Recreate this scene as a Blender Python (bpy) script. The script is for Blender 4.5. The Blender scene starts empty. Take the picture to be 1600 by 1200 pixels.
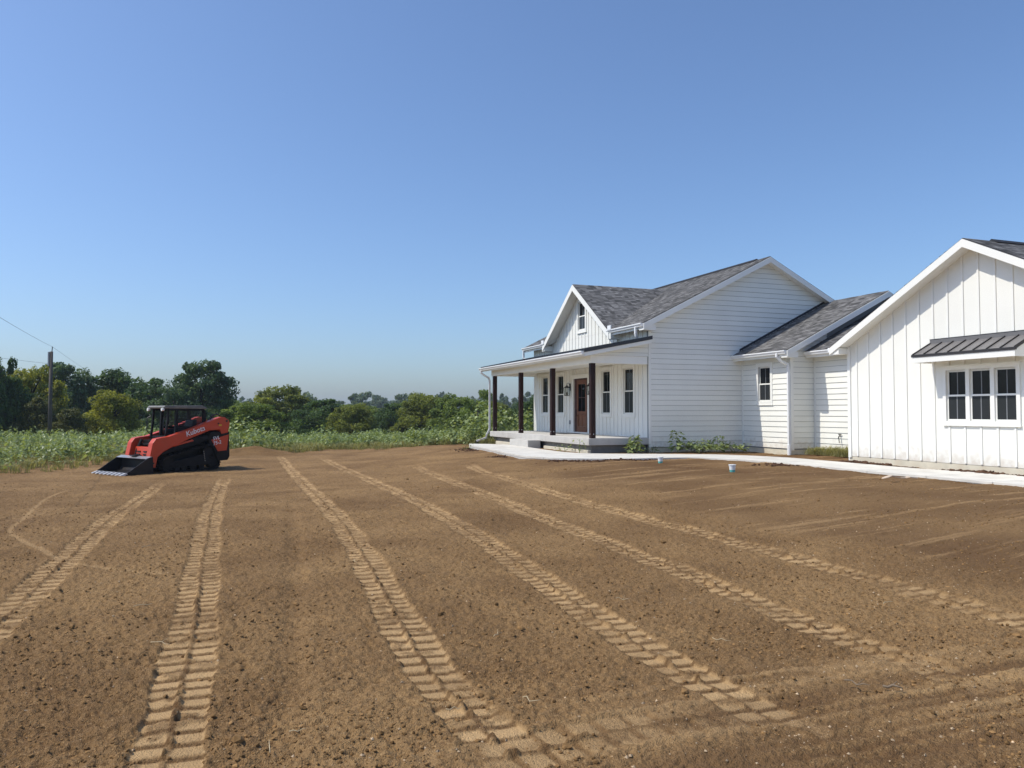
import bpy, bmesh, math, random
import numpy as np
from mathutils import Vector, Matrix

R = math.radians
scene = bpy.context.scene
col = scene.collection

# ------------------------------------------------------------------ camera
F_PX, HORIZON = 1202.0, 643.0
PITCH = math.atan((HORIZON - 600.0) / F_PX)
cam_d = bpy.data.cameras.new('camera')
cam = bpy.data.objects.new('camera', cam_d)
col.objects.link(cam)
cam.location = (0, 0, 1.55)
cam.rotation_euler = (R(90) + PITCH, 0, 0)
cam_d.sensor_width = 36.0
cam_d.lens = 36.0 * F_PX / 1600.0
cam_d.clip_start = 0.1
cam_d.clip_end = 9000
scene.camera = cam

# ------------------------------------------------------------------ light
SUN_EL = R(53)
SUN_AZ = R(186.6)                      # counter-clockwise from +X, towards the sun
world = bpy.data.worlds.new('World')
scene.world = world
world.use_nodes = True
wn = world.node_tree.nodes
wl = world.node_tree.links
bg = wn['Background']
sky = wn.new('ShaderNodeTexSky')
sky.sky_type = 'NISHITA'
sky.sun_disc = False
sky.sun_elevation = SUN_EL
sky.sun_rotation = R(90) - SUN_AZ
sky.altitude = 0
sky.air_density = 1.0
sky.dust_density = 1.5
sky.ozone_density = 9.0
hsv = wn.new('ShaderNodeHueSaturation')
hsv.inputs['Saturation'].default_value = 0.97
hsv.inputs['Value'].default_value = 0.92
wl.new(sky.outputs[0], hsv.inputs['Color'])
wl.new(hsv.outputs[0], bg.inputs[0])
bg.inputs[1].default_value = 0.15
sun_d = bpy.data.lights.new('sun', 'SUN')
sun_d.energy = 3.15
sun_d.angle = R(0.53)
sun_d.color = (1.0, 0.945, 0.84)
sun = bpy.data.objects.new('sun', sun_d)
col.objects.link(sun)
to_sun = Vector((math.cos(SUN_EL) * math.cos(SUN_AZ), math.cos(SUN_EL) * math.sin(SUN_AZ), math.sin(SUN_EL)))
sun.rotation_euler = to_sun.to_track_quat('Z', 'Y').to_euler()
sun.location = to_sun * 60
scene.view_settings.view_transform = 'Standard'
scene.view_settings.look = 'None'
scene.view_settings.exposure = 0.29
scene.view_settings.gamma = 1.0
scene.view_settings.use_curve_mapping = False
scene.render.engine = 'CYCLES'
scene.cycles.max_bounces = 8
scene.cycles.transparent_max_bounces = 12

# ------------------------------------------------------------------ helpers
def link(o):
    col.objects.link(o)
    return o

class MB:
    """collects polygons; build() links them as one mesh object"""
    def __init__(self):
        self.v, self.f, self.c = [], [], []
    def poly(self, pts, c=None):
        n = len(self.v)
        self.v += [tuple(p) for p in pts]
        self.f.append(tuple(range(n, n + len(pts))))
        self.c.append(c)
    def prism(self, front, back, c=None):
        """front and back: equal-length rings"""
        n, k = len(self.v), len(front)
        self.v += [tuple(p) for p in front] + [tuple(p) for p in back]
        self.f.append(tuple(range(n, n + k))); self.c.append(c)
        self.f.append(tuple(range(n + 2 * k - 1, n + k - 1, -1))); self.c.append(c)
        for i in range(k):
            j = (i + 1) % k
            self.f.append((n + j, n + i, n + k + i, n + k + j)); self.c.append(c)
    def box(self, x0, x1, y0, y1, z0, z1):
        self.prism([(x0, y0, z1), (x1, y0, z1), (x1, y1, z1), (x0, y1, z1)],
                   [(x0, y0, z0), (x1, y0, z0), (x1, y1, z0), (x0, y1, z0)])
    def tube(self, pts, r, n=8, square=False, cap=True):
        pts = [Vector(p) for p in pts]
        rr = r if isinstance(r, (list, tuple)) else [r] * len(pts)
        base = len(self.v)
        up = None
        for i, p in enumerate(pts):
            d = (pts[min(i + 1, len(pts) - 1)] - pts[max(i - 1, 0)]).normalized()
            if up is None:
                ref = Vector((0, 0, 1)) if abs(d.z) < .9 else Vector((0, 1, 0))
                up = (ref - d * ref.dot(d)).normalized()
            else:
                up = (up - d * up.dot(d)).normalized()
            s = d.cross(up)
            for k in range(n):
                an = 2 * math.pi * (k + (.5 if square else 0)) / n
                self.v.append(tuple(p + (up * math.cos(an) + s * math.sin(an)) * rr[i]))
        for i in range(len(pts) - 1):
            for k in range(n):
                k2 = (k + 1) % n
                a0 = base + i * n
                self.f.append((a0 + k, a0 + k2, a0 + n + k2, a0 + n + k)); self.c.append(None)
        if cap:
            self.f.append(tuple(base + n - 1 - k for k in range(n))); self.c.append(None)
            e = base + (len(pts) - 1) * n
            self.f.append(tuple(e + k for k in range(n))); self.c.append(None)
    def build(self, name, mat, parent=None, smooth=False, bevel=0, colors=False, fix=True):
        me = bpy.data.meshes.new(name)
        me.from_pydata(self.v, [], self.f)
        if mat: me.materials.append(mat)
        if colors:
            at = me.attributes.new('tint', 'FLOAT', 'FACE')
            at.data.foreach_set('value', [0.5 if c is None else c for c in self.c])
        if fix or bevel:
            bm = bmesh.new(); bm.from_mesh(me)
            if fix:
                bmesh.ops.remove_doubles(bm, verts=bm.verts, dist=1e-5) if bevel else None
                bmesh.ops.recalc_face_normals(bm, faces=bm.faces)
            if bevel:
                ed = [e for e in bm.edges if len(e.link_faces) == 2 and e.calc_face_angle(0) > R(25)]
                bmesh.ops.bevel(bm, geom=ed, offset=bevel, segments=2, affect='EDGES', profile=.6, clamp_overlap=True)
            bm.to_mesh(me); bm.free()
        if smooth:
            me.polygons.foreach_set('use_smooth', [True] * len(me.polygons))
        o = link(bpy.data.objects.new(name, me))
        if parent: o.parent = parent
        return o

def np_mesh(name, verts, faces, mat, parent=None, attrs=None, smooth=False):
    me = bpy.data.meshes.new(name)
    nv, nf, k = len(verts), len(faces), faces.shape[1]
    me.vertices.add(nv)
    me.vertices.foreach_set('co', np.ascontiguousarray(verts, dtype=np.float32).ravel())
    me.loops.add(nf * k)
    me.loops.foreach_set('vertex_index', np.ascontiguousarray(faces, dtype=np.int32).ravel())
    me.polygons.add(nf)
    me.polygons.foreach_set('loop_start', np.arange(0, nf * k, k, dtype=np.int32))
    me.polygons.foreach_set('use_smooth', np.full(nf, smooth, dtype=bool))
    me.update(calc_edges=True)
    if attrs:
        for nm, (dom, val) in attrs.items():
            at = me.attributes.new(nm, 'FLOAT', dom)
            at.data.foreach_set('value', np.ascontiguousarray(val, dtype=np.float32))
    if mat: me.materials.append(mat)
    o = link(bpy.data.objects.new(name, me))
    if parent: o.parent = parent
    return o

def empty(name, loc=(0, 0, 0), rz=0):
    o = link(bpy.data.objects.new(name, None))
    o.location = loc
    o.rotation_euler = (0, 0, rz)
    o.empty_display_size = .2
    return o

def tag(o, label=None, cat=None, group=None, kind=None):
    if label: o['label'] = label
    if cat: o['category'] = cat
    if group: o['group'] = group
    if kind: o['kind'] = kind
    return o

def copy_tree(o, parent=None):
    c = o.copy()
    col.objects.link(c)
    if parent: c.parent = parent
    for ch in list(o.children):
        copy_tree(ch, c)
    return c

# ------------------------------------------------------------------ materials
def mat(name, base, rough=.6, var=0.0, vscale=4.0, bump=0.0, bscale=40.0, metal=0.0, spec=.4, attr=None, attr_amp=0.0, stretch=None, dark=None, dscale=.6, damt=0, rand=0, splash=0):
    m = bpy.data.materials.new(name)
    m.use_nodes = True
    nt = m.node_tree; N, L = nt.nodes, nt.links
    p = N['Principled BSDF']
    p.inputs['Roughness'].default_value = rough
    p.inputs['Metallic'].default_value = metal
    p.inputs['Specular IOR Level'].default_value = spec
    tc = N.new('ShaderNodeTexCoord')
    mp = N.new('ShaderNodeMapping')
    L.new(tc.outputs['Object'], mp.inputs[0])
    if stretch: mp.inputs['Scale'].default_value = stretch
    rgb = N.new('ShaderNodeRGB'); rgb.outputs[0].default_value = (*base, 1)
    out = rgb.outputs[0]
    if var:
        no = N.new('ShaderNodeTexNoise'); no.inputs['Scale'].default_value = vscale; no.inputs['Detail'].default_value = 5
        L.new(mp.outputs[0], no.inputs['Vector'])
        mr = N.new('ShaderNodeMapRange'); mr.inputs[1].default_value = .3; mr.inputs[2].default_value = .7
        mr.inputs[3].default_value = 1 - var; mr.inputs[4].default_value = 1 + var
        L.new(no.outputs[0], mr.inputs[0])
        mx = N.new('ShaderNodeMix'); mx.data_type = 'RGBA'; mx.blend_type = 'MULTIPLY'; mx.inputs[0].default_value = 1
        L.new(out, mx.inputs[6]); L.new(mr.outputs[0], mx.inputs[7])
        out = mx.outputs[2]
    if dark:
        no = N.new('ShaderNodeTexNoise'); no.inputs['Scale'].default_value = dscale; no.inputs['Detail'].default_value = 8
        L.new(tc.outputs['Object'], no.inputs['Vector'])
        mr = N.new('ShaderNodeMapRange'); mr.inputs[1].default_value = .5; mr.inputs[2].default_value = .75
        mr.inputs[3].default_value = 0; mr.inputs[4].default_value = damt
        L.new(no.outputs[0], mr.inputs[0])
        mx = N.new('ShaderNodeMix'); mx.data_type = 'RGBA'
        L.new(mr.outputs[0], mx.inputs[0]); L.new(out, mx.inputs[6]); mx.inputs[7].default_value = (*dark, 1)
        out = mx.outputs[2]
    if rand:
        oi = N.new('ShaderNodeObjectInfo')
        mr = N.new('ShaderNodeMapRange'); mr.inputs[3].default_value = 1 - rand; mr.inputs[4].default_value = 1 + rand * .4
        L.new(oi.outputs['Random'], mr.inputs[0])
        mx = N.new('ShaderNodeMix'); mx.data_type = 'RGBA'; mx.blend_type = 'MULTIPLY'; mx.inputs[0].default_value = 1
        L.new(out, mx.inputs[6]); L.new(mr.outputs[0], mx.inputs[7]); out = mx.outputs[2]
    if splash:      # mud splashed up from the ground
        sx = N.new('ShaderNodeSeparateXYZ'); L.new(tc.outputs['Object'], sx.inputs[0])
        no = N.new('ShaderNodeTexNoise'); no.inputs['Scale'].default_value = 7; no.inputs['Detail'].default_value = 8
        L.new(tc.outputs['Object'], no.inputs['Vector'])
        ad = N.new('ShaderNodeMath'); ad.operation = 'MULTIPLY_ADD'; ad.inputs[1].default_value = -.9; ad.inputs[2].default_value = .95
        L.new(no.outputs[0], ad.inputs[0])
        sb = N.new('ShaderNodeMath'); sb.operation = 'SUBTRACT'; L.new(ad.outputs[0], sb.inputs[0]); L.new(sx.outputs[2], sb.inputs[1])
        mr = N.new('ShaderNodeMapRange'); mr.inputs[1].default_value = -.12; mr.inputs[2].default_value = .25; mr.inputs[3].default_value = 0; mr.inputs[4].default_value = splash
        L.new(sb.outputs[0], mr.inputs[0])
        mx = N.new('ShaderNodeMix'); mx.data_type = 'RGBA'; L.new(mr.outputs[0], mx.inputs[0]); L.new(out, mx.inputs[6]); mx.inputs[7].default_value = (.50, .40, .29, 1); out = mx.outputs[2]
    if attr:
        a = N.new('ShaderNodeAttribute'); a.attribute_name = attr
        mr = N.new('ShaderNodeMapRange'); mr.inputs[3].default_value = 1 - attr_amp; mr.inputs[4].default_value = 1 + attr_amp
        L.new(a.outputs['Fac'], mr.inputs[0])
        mx = N.new('ShaderNodeMix'); mx.data_type = 'RGBA'; mx.blend_type = 'MULTIPLY'; mx.inputs[0].default_value = 1
        L.new(out, mx.inputs[6]); L.new(mr.outputs[0], mx.inputs[7])
        out = mx.outputs[2]
    L.new(out, p.inputs['Base Color'])
    if bump:
        nb = N.new('ShaderNodeTexNoise'); nb.inputs['Scale'].default_value = bscale; nb.inputs['Detail'].default_value = 6
        L.new(mp.outputs[0], nb.inputs['Vector'])
        b = N.new('ShaderNodeBump'); b.inputs['Strength'].default_value = bump; b.inputs['Distance'].default_value = .01
        L.new(nb.outputs[0], b.inputs['Height']); L.new(b.outputs[0], p.inputs['Normal'])
    return m

def leaf_mat(name, c0, c1, trans=.35, rough=.5):
    """leaf colour between c0 and c1 by the tint of the leaf; part of the light passes through"""
    m = bpy.data.materials.new(name); m.use_nodes = True
    nt = m.node_tree; N, L = nt.nodes, nt.links
    p = N['Principled BSDF']; out = N['Material Output']
    p.inputs['Roughness'].default_value = rough
    p.inputs['Specular IOR Level'].default_value = .25
    a = N.new('ShaderNodeAttribute'); a.attribute_name = 'tint'
    mx = N.new('ShaderNodeMix'); mx.data_type = 'RGBA'
    mx.inputs[6].default_value = (*c0, 1); mx.inputs[7].default_value = (*c1, 1)
    L.new(a.outputs['Fac'], mx.inputs[0]); L.new(mx.outputs[2], p.inputs['Base Color'])
    t = N.new('ShaderNodeBsdfTranslucent')
    g = N.new('ShaderNodeMix'); g.data_type = 'RGBA'; g.blend_type = 'MULTIPLY'; g.inputs[0].default_value = 1
    L.new(mx.outputs[2], g.inputs[6]); g.inputs[7].default_value = (1.3, 1.25, .55, 1)
    L.new(g.outputs[2], t.inputs[0])
    ms = N.new('ShaderNodeMixShader'); ms.inputs[0].default_value = trans
    L.new(p.outputs[0], ms.inputs[1]); L.new(t.outputs[0], ms.inputs[2]); L.new(ms.outputs[0], out.inputs[0])
    return m

M_SIDING = mat('painted_lap_siding', (.86, .85, .775), .55, .025, 1.2, .12, 25, dark=(.70, .66, .57), dscale=.9, damt=.10, rand=.035, splash=.45)
M_LAPSHADE = mat('lap_shadow_grey', (.26, .27, .27), .9)  # dark backing colour stands in for the shadow under each lap
M_BATTEN = mat('painted_panel_siding', (.85, .84, .77), .6, .02, .8, .25, 30, dark=(.7, .67, .6), dscale=1.4, damt=.12, splash=.45)
M_TRIM = mat('white_trim_paint', (.86, .85, .79), .5, .02, 2, .05, 30)
M_GUTTER = mat('white_enamel_metal', (.82, .825, .82), .3, .01, 2)
M_CONC = mat('pale_concrete', (.65, .62, .55), .85, .10, 2.5, .25, 60, dark=(.46, .41, .34), dscale=1.1, damt=.35)
M_CONC2 = mat('grey_concrete', (.52, .50, .46), .85, .07, 3, .3, 60, dark=(.3, .28, .25), dscale=1.2, damt=.4)
M_FOUND = mat('foundation_concrete', (.66, .61, .48), .9, .1, 5, .4, 40, dark=(.40, .30, .20), dscale=2.5, damt=.5)
M_BLOCK = mat('grey_block', (.18, .175, .165), .9, .15, 6, .4, 30)
M_SHINGLE = mat('asphalt_shingle', (.165, .160, .155), .9, .1, 8, .5, 120, spec=.2, attr='tint', attr_amp=.52)
M_ROOFDARK = mat('roof_edge_dark', (.045, .045, .048), .7, .1, 6)
M_METALROOF = mat('charcoal_metal_roof', (.05, .052, .056), .42, .06, 3, metal=.3)
M_AWNING = mat('bronze_metal_awning', (.19, .18, .175), .42, .05, 3, metal=.25)
M_AWNSEAM = mat('dark_bronze_metal', (.045, .042, .042), .45, .05, 3, metal=.25)
M_POST = mat('dark_stained_timber', (.024, .0085, .007), .55, .35, 6, .3, 30, stretch=(6, 6, .7), dark=(.05, .02, .016), dscale=3, damt=.3, spec=.22)
M_DOOR = mat('mahogany_door', (.17, .052, .018), .4, .3, 4, .15, 25, stretch=(8, 8, .8))
M_DOORDARK = mat('dark_door_frame', (.055, .013, .010), .45, .2, 5)
M_BLACK = mat('black_metal', (.012, .012, .013), .45)
M_BLIND = mat('room_blind', (.10, .10, .10), .8)
M_SCREEN = mat('insect_screen', (.055, .058, .06), .85, spec=.15)
M_GREY = mat('grey_plastic', (.19, .2, .21), .6)
M_VENTBLACK = mat('ridge_vent_black', (.02, .02, .024), .8)

def glass_mat():
    m = bpy.data.materials.new('window_glass'); m.use_nodes = True
    p = m.node_tree.nodes['Principled BSDF']
    p.inputs['Base Color'].default_value = (.006, .0075, .009, 1)
    p.inputs['Roughness'].default_value = .03
    p.inputs['IOR'].default_value = 1.3
    return m
M_GLASS = glass_mat()
M_GLASSLOW = glass_mat(); M_GLASSLOW.name = 'screened_glass'
M_GLASSLOW.node_tree.nodes['Principled BSDF'].inputs['Base Color'].default_value = (.028, .031, .032, 1)
M_GLASSLOW.node_tree.nodes['Principled BSDF'].inputs['Roughness'].default_value = .25
def clear_glass():
    m = bpy.data.materials.new('clear_glass'); m.use_nodes = True
    nt = m.node_tree; N, L = nt.nodes, nt.links
    t = N.new('ShaderNodeBsdfTransparent'); t.inputs[0].default_value = (.9, .93, .92, 1)
    g = N.new('ShaderNodeBsdfGlossy'); g.inputs['Roughness'].default_value = .05
    ms = N.new('ShaderNodeMixShader'); ms.inputs[0].default_value = .08
    L.new(t.outputs[0], ms.inputs[1]); L.new(g.outputs[0], ms.inputs[2]); L.new(ms.outputs[0], N['Material Output'].inputs[0])
    return m
M_CLEAR = clear_glass()

# ------------------------------------------------------------------ house frame
HO = np.array([4.654, 26.2])
HROT = R(20.105)
BX = np.array([math.cos(HROT), math.sin(HROT)])       # local X: away to the right
AY = np.array([-math.sin(HROT), math.cos(HROT)])      # local Y: along the front, away to the left

# ------------------------------------------------------------------ terrain
def ss(e0, e1, v):
    t = np.clip((v - e0) / (e1 - e0), 0, 1)
    return t * t * (3 - 2 * t)

def ground_z(x, y):
    dx, dy = x - HO[0], y - HO[1]
    bq = dx * BX[0] + dy * BX[1]
    aq = dx * AY[0] + dy * AY[1]
    z = .15 * ss(-9, -3, bq) * ss(16, 10, aq)
    z = z - .32 * ss(2, -9, x) * ss(6, 20, y)
    z = z - 1.2 * ss(37, 75, y)
    return z

def gz(x, y):
    return float(ground_z(np.float64(x), np.float64(y)))

def vnoise(x, y, seed):
    xi = np.floor(x).astype(np.int64); yi = np.floor(y).astype(np.int64)
    fx, fy = x - xi, y - yi
    fx = fx * fx * fx * (fx * (fx * 6 - 15) + 10); fy = fy * fy * fy * (fy * (fy * 6 - 15) + 10)
    def h(a, b):
        n = (a * 374761393 + b * 668265263 + seed * 974634777) & 0x7fffffff
        n = ((n ^ (n >> 13)) * 1274126177) & 0x7fffffff
        n = (n ^ (n >> 16)) & 0xffff
        return n / 65535.0
    v00, v10, v01, v11 = h(xi, yi), h(xi + 1, yi), h(xi, yi + 1), h(xi + 1, yi + 1)
    return (v00 * (1 - fx) + v10 * fx) * (1 - fy) + (v01 * (1 - fx) + v11 * fx) * fy

def catmull(pts, step):
    p = [np.array(q, float) for q in pts]
    p = [2 * p[0] - p[1]] + p + [2 * p[-1] - p[-2]]
    out = []
    for i in range(1, len(p) - 2):
        n = max(2, int(np.linalg.norm(p[i + 1] - p[i]) / step))
        for k in range(n):
            t = k / n
            out.append(.5 * (2 * p[i] + (p[i + 1] - p[i - 1]) * t + (2 * p[i - 1] - 5 * p[i] + 4 * p[i + 1] - p[i + 2]) * t * t
                             + (3 * p[i] - p[i - 1] - 3 * p[i + 1] + p[i + 2]) * t ** 3))
    out.append(p[-2])
    return np.array(out)

TRACKS = [   # centre line of each print, strength near, strength far
    ([(-3.3, 4.4), (-3.86, 5.86), (-4.23, 6.94), (-4.77, 8.37), (-5.69, 10.76), (-7.1, 14.3), (-8.62, 18.42), (-9.3, 20.6)], 1.05, .9),
    ([(-1.2, 2.5), (-1.51, 3.41), (-1.76, 4.14), (-2.19, 5.29), (-2.75, 6.8), (-3.65, 9.21), (-4.96, 12.76), (-6.52, 17.11), (-8.2, 22.07)], 1.1, .7),
    ([(-.17, 3.77), (-.42, 4.64), (-.74, 5.6), (-1.25, 7.19), (-2.03, 9.64), (-3.09, 12.89), (-4.8, 18.12), (-7.35, 25.68), (-9.9, 32.69)], 1.1, .7),
    ([(1.2, 4.19), (.99, 4.82), (.71, 5.77), (.35, 7.05), (-.22, 8.89), (-.94, 11.37), (-1.88, 14.18), (-3.52, 19.31), (-5.73, 25.58), (-7.76, 31.16)], 1.1, .7),
    ([(2.5, 4.76), (2.39, 5.29), (2.14, 6.04), (1.88, 6.92), (1.47, 8.11), (.83, 10.05), (.2, 12.17), (-.78, 15.76), (-2.04, 20.46), (-3.3, 24.87)], 1.0, .6),
    ([(3.86, 5.3), (3.76, 5.71), (3.58, 6.39), (3.29, 7.24), (2.83, 8.57), (2.3, 9.93), (1.71, 11.48), (.93, 14.07), (0, 17.48), (-1.6, 24.13)], 1.0, .6),
    ([(-.4, 3.36), (-.06, 3.47), (.3, 3.67), (.62, 3.81), (1.01, 3.97), (1.6, 4.16)], 1.0, .6),
    ([(-6.6, 9.3), (-7.35, 11.1), (-7.91, 12.66), (-8.92, 15.18)], .3, .15),
]
THIN = [(-10.24, 17.91), (-10.1, 17.1), (-9.04, 14.76), (-7.56, 11.95), (-6.8, 10.48), (-6.0, 9.49), (-5.31, 8.8), (-4.71, 8.14), (-4.24, 7.78), (-3.8, 7.55), (-3.37, 7.43)]

def soil_fields(X, Y):
    """height, packed (dry smooth crust), damp (dark fresh soil, plus shade painted between lug pads) over flat arrays"""
    z = ground_z(X, Y)
    r = np.hypot(X, Y)
    n1 = vnoise(X * .35 + 9, Y * .35, 1); n2 = vnoise(X * 1.3, Y * 1.3 + 5, 2)
    big = (n1 - .5) * .05 + (n2 - .5) * .03
    rough = np.zeros_like(X)
    for k, (f, am) in enumerate(((3.1, .012), (7.3, .013), (15.1, .014), (27, .0122), (47, .0085))):
        ca, sa = math.cos(k * 1.3), math.sin(k * 1.3)
        n = vnoise((X * ca - Y * sa) * f, (X * sa + Y * ca) * f, 11 + k)
        if k >= 2: n = np.abs(n - .5) * 2; n = 1 - n
        rough += (n - .5) * am * 1.25
    # graded, damper ground in front of the garage with long scrape marks
    ca, sa = math.cos(R(30)), math.sin(R(30))
    U, V = X * ca + Y * sa, -X * sa + Y * ca
    edge = X - (3.9 - (Y - 5.5) * .285) + (vnoise(X * .6, Y * .6, 31) - .5) * 1.6
    graded = ss(.35, 1.8, edge) * ss(4.3, 6.3, Y)
    # swath scraped across the foreground
    ca2, sa2 = math.cos(R(19)), math.sin(R(19))
    U2, V2 = X * ca2 + Y * sa2, -X * sa2 + Y * ca2
    front = ss(4.05, 3.8, V2 + (vnoise(X * 1.1, Y * 1.1, 41) - .5) * .35) * ss(-.1, .9, X)
    streak = vnoise(U * .35, V * 5.5, 51) * .45 + vnoise(U * .8, V * 14, 52) * .35 + vnoise(U * 1.3, V * 31, 55) * .2
    streak2 = vnoise(U2 * .5, V2 * 6.5, 53) * .6 + vnoise(U2 * 1.1, V2 * 17, 54) * .4
    keep = 1 - .55 * graded - .25 * front
    h = rough * keep + big + graded * (streak - .5) * .036 + front * (streak2 - .5) * .034
    # the wide smooth trail beside the second print
    packed = .10 * n2 + graded * np.clip((streak - .60) * 2.2, 0, .32) + front * np.clip((streak2 - .56) * 2.0, 0, .28)
    damp = graded * (.55 + .9 * (vnoise(X * .5, Y * .5, 61) - .35)) + front * np.clip((.50 - streak2) * 4, 0, .9)
    damp += np.clip(vnoise(X * .45 + 3, Y * .45, 62) - .55, 0, 1) * .8 * ss(.35, .65, vnoise(X * 2.1, Y * 2.1, 63))
    for ti, (pts, s0, s1) in enumerate(TRACKS):
        pa = np.array(pts)
        if ti not in (6, 7):
            yy = np.arange(pa[0, 1] - (.35 if 2 <= ti <= 5 else 0), pa[-1, 1] + .01, .25)
            ly = np.log(pa[:, 1])
            c = np.stack([np.polyval(np.polyfit(ly, pa[:, 0], 3), np.log(yy)), yy], 1)
        else:
            c = catmull(pts, .25)
        seg = np.diff(c, axis=0); ln = np.linalg.norm(seg, axis=1)
        arc = np.concatenate([[0], np.cumsum(ln)])
        best = np.full(X.shape, 9.0); bs = np.zeros_like(X); bw = np.zeros_like(X)
        lo, hi = c.min(0) - .5, c.max(0) + .5
        idx = np.nonzero((X > lo[0]) & (X < hi[0]) & (Y > lo[1]) & (Y < hi[1]))[0]
        for i in range(len(seg)):
            a0, d = c[i], seg[i] / ln[i]
            mn, mx = np.minimum(c[i], c[i + 1]) - .35, np.maximum(c[i], c[i + 1]) + .35
            j = idx[(Y[idx] > mn[1]) & (Y[idx] < mx[1]) & (X[idx] > mn[0]) & (X[idx] < mx[0])]
            if not len(j): continue
            px, py = X[j] - a0[0], Y[j] - a0[1]
            s = px * d[0] + py * d[1]; w = -px * d[1] + py * d[0]
            sc = np.clip(s, 0, ln[i]); dist = np.hypot(s - sc, w)
            b = dist < best[j]
            jj = j[b]
            best[jj] = dist[b]; bs[jj] = arc[i] + sc[b]; bw[jj] = w[b]
        j = np.nonzero(best < .34)[0]
        s, w, dd = bs[j], bw[j], best[j]
        fade = s0 + (s1 - s0) * s / arc[-1]
        fade = fade * ss(0, .6, s + .12 + (vnoise(X[j] * 5, Y[j] * 5, 111) - .5) * .5) * ss(arc[-1], arc[-1] - 1.5, s)
        fade = fade * (.62 + .7 * vnoise(X[j] * 1.6, Y[j] * 1.6, 70 + ti)) 
        hs = np.abs(np.sin(np.floor(s / .158) * 91.7 + np.where(w > 0, 17.3, 0) + ti * 5.3) * 43758.5) % 1.0
        fade = np.clip(fade * (.62 + .5 * hs), 0, 1)
        pitch = .158
        wob = (vnoise(s * 1.7 + ti * 31, s * 0 + 3, 91) - .5) * .05
        ph = ((s + wob + np.where(w > 0, 0, .03)) / pitch) % 1.0
        step = np.floor((s + wob + np.where(w > 0, 0, .03)) / pitch)
        half = .168 + .012 * np.sin(step * 12.9898 + ti) 
        notch = np.where(ph > .8, .012, 0)
        half = half + (vnoise(X[j] * 11, Y[j] * 11, 97) - .5) * .030
        inside = ss(half + .006, half - .012 - notch, dd)
        centre = ss(.024, .010, np.abs(w + (vnoise(s * 5, s * 0, 92) - .5) * .02))
        # a pad printed by each lug, tilted, with a crumbly ridge between
        pad = -.006 - .014 * ph + .014 * ss(.76, 1.0, ph)
        ridge = ss(.70, .84, ph) * ss(1.04, .90, ph)
        pad = pad - ridge * .004 + centre * (.006 + .030 * ss(.5, .8, vnoise(X[j] * 15, Y[j] * 15, 93)))
        bite = ss(.30, .46, vnoise(X[j] * 6.5, Y[j] * 6.5, 98) * .6 + vnoise(X[j] * 17, Y[j] * 17, 99) * .4)
        smooth = np.clip(1 - ridge - .75 * centre, 0, 1) * (.35 + .65 * bite)
        rj = rough[j]
        target = pad + rj * (.05 + .07 * (1 - smooth)) + (np.sin(step * 7.77 + ti * 3.1) * .5) * .006 + big[j]
        k = inside * np.clip(fade * 1.4, 0, 1) * (.6 + .4 * bite)
        h[j] = h[j] * (1 - k) + target * k
        rim = ss(half + .10, half + .02, dd) * (1 - inside)
        h[j] += rim * .004 * fade * (vnoise(X[j] * 9, Y[j] * 9, 94))
        pk = inside * fade * (smooth * (.72 + .28 * vnoise(X[j] * 4, Y[j] * 4, 95)))
        packed[j] = np.maximum(packed[j] * (1 - .5 * inside * fade), pk)
        damp[j] = damp[j] * (1 - .8 * inside * fade) + inside * fade * (.75 * ridge + .7 * centre * ss(.50, .62, vnoise(s * 2.6, s * 0, 96)))  # loose dark soil between pads, with the shade of the steps painted in
    # narrow animal or hose trail
    c = catmull(THIN, .3)
    for i in range(len(c) - 1):
        d = c[i + 1] - c[i]; L = np.linalg.norm(d); d = d / L
        j = np.nonzero((np.abs(X - c[i][0]) < .6) & (np.abs(Y - c[i][1]) < .6))[0]
        px, py = X[j] - c[i][0], Y[j] - c[i][1]
        s = np.clip(px * d[0] + py * d[1], 0, L)
        dist = np.hypot(px - s * d[0], py - s * d[1])
        k = ss(.06, .015, dist) * .42
        packed[j] = np.maximum(packed[j], k)
        h[j] = h[j] * (1 - .7 * k) - .006 * k
    # shallow wheel rut right of the second print
    rut = np.array([(-1.0, 3.3), (-1.25, 4.4), (-1.75, 6.2), (-2.6, 9.3), (-3.7, 12.9)])
    c = catmull(rut, .4)
    for i in range(len(c) - 1):
        d = c[i + 1] - c[i]; L = np.linalg.norm(d); d = d / L
        j = np.nonzero((np.abs(X - c[i][0]) < .7) & (np.abs(Y - c[i][1]) < .7))[0]
        px, py = X[j] - c[i][0], Y[j] - c[i][1]
        s0_ = px * d[0] + py * d[1]
        s = np.clip(s0_, 0, L)
        dist = np.hypot(px - s * d[0], py - s * d[1])
        onseg = (s0_ >= 0) & (s0_ < L)
        h[j] -= np.where(onseg, .022 * ss(.16, .02, dist), 0)
    return z, h, packed, damp

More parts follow.
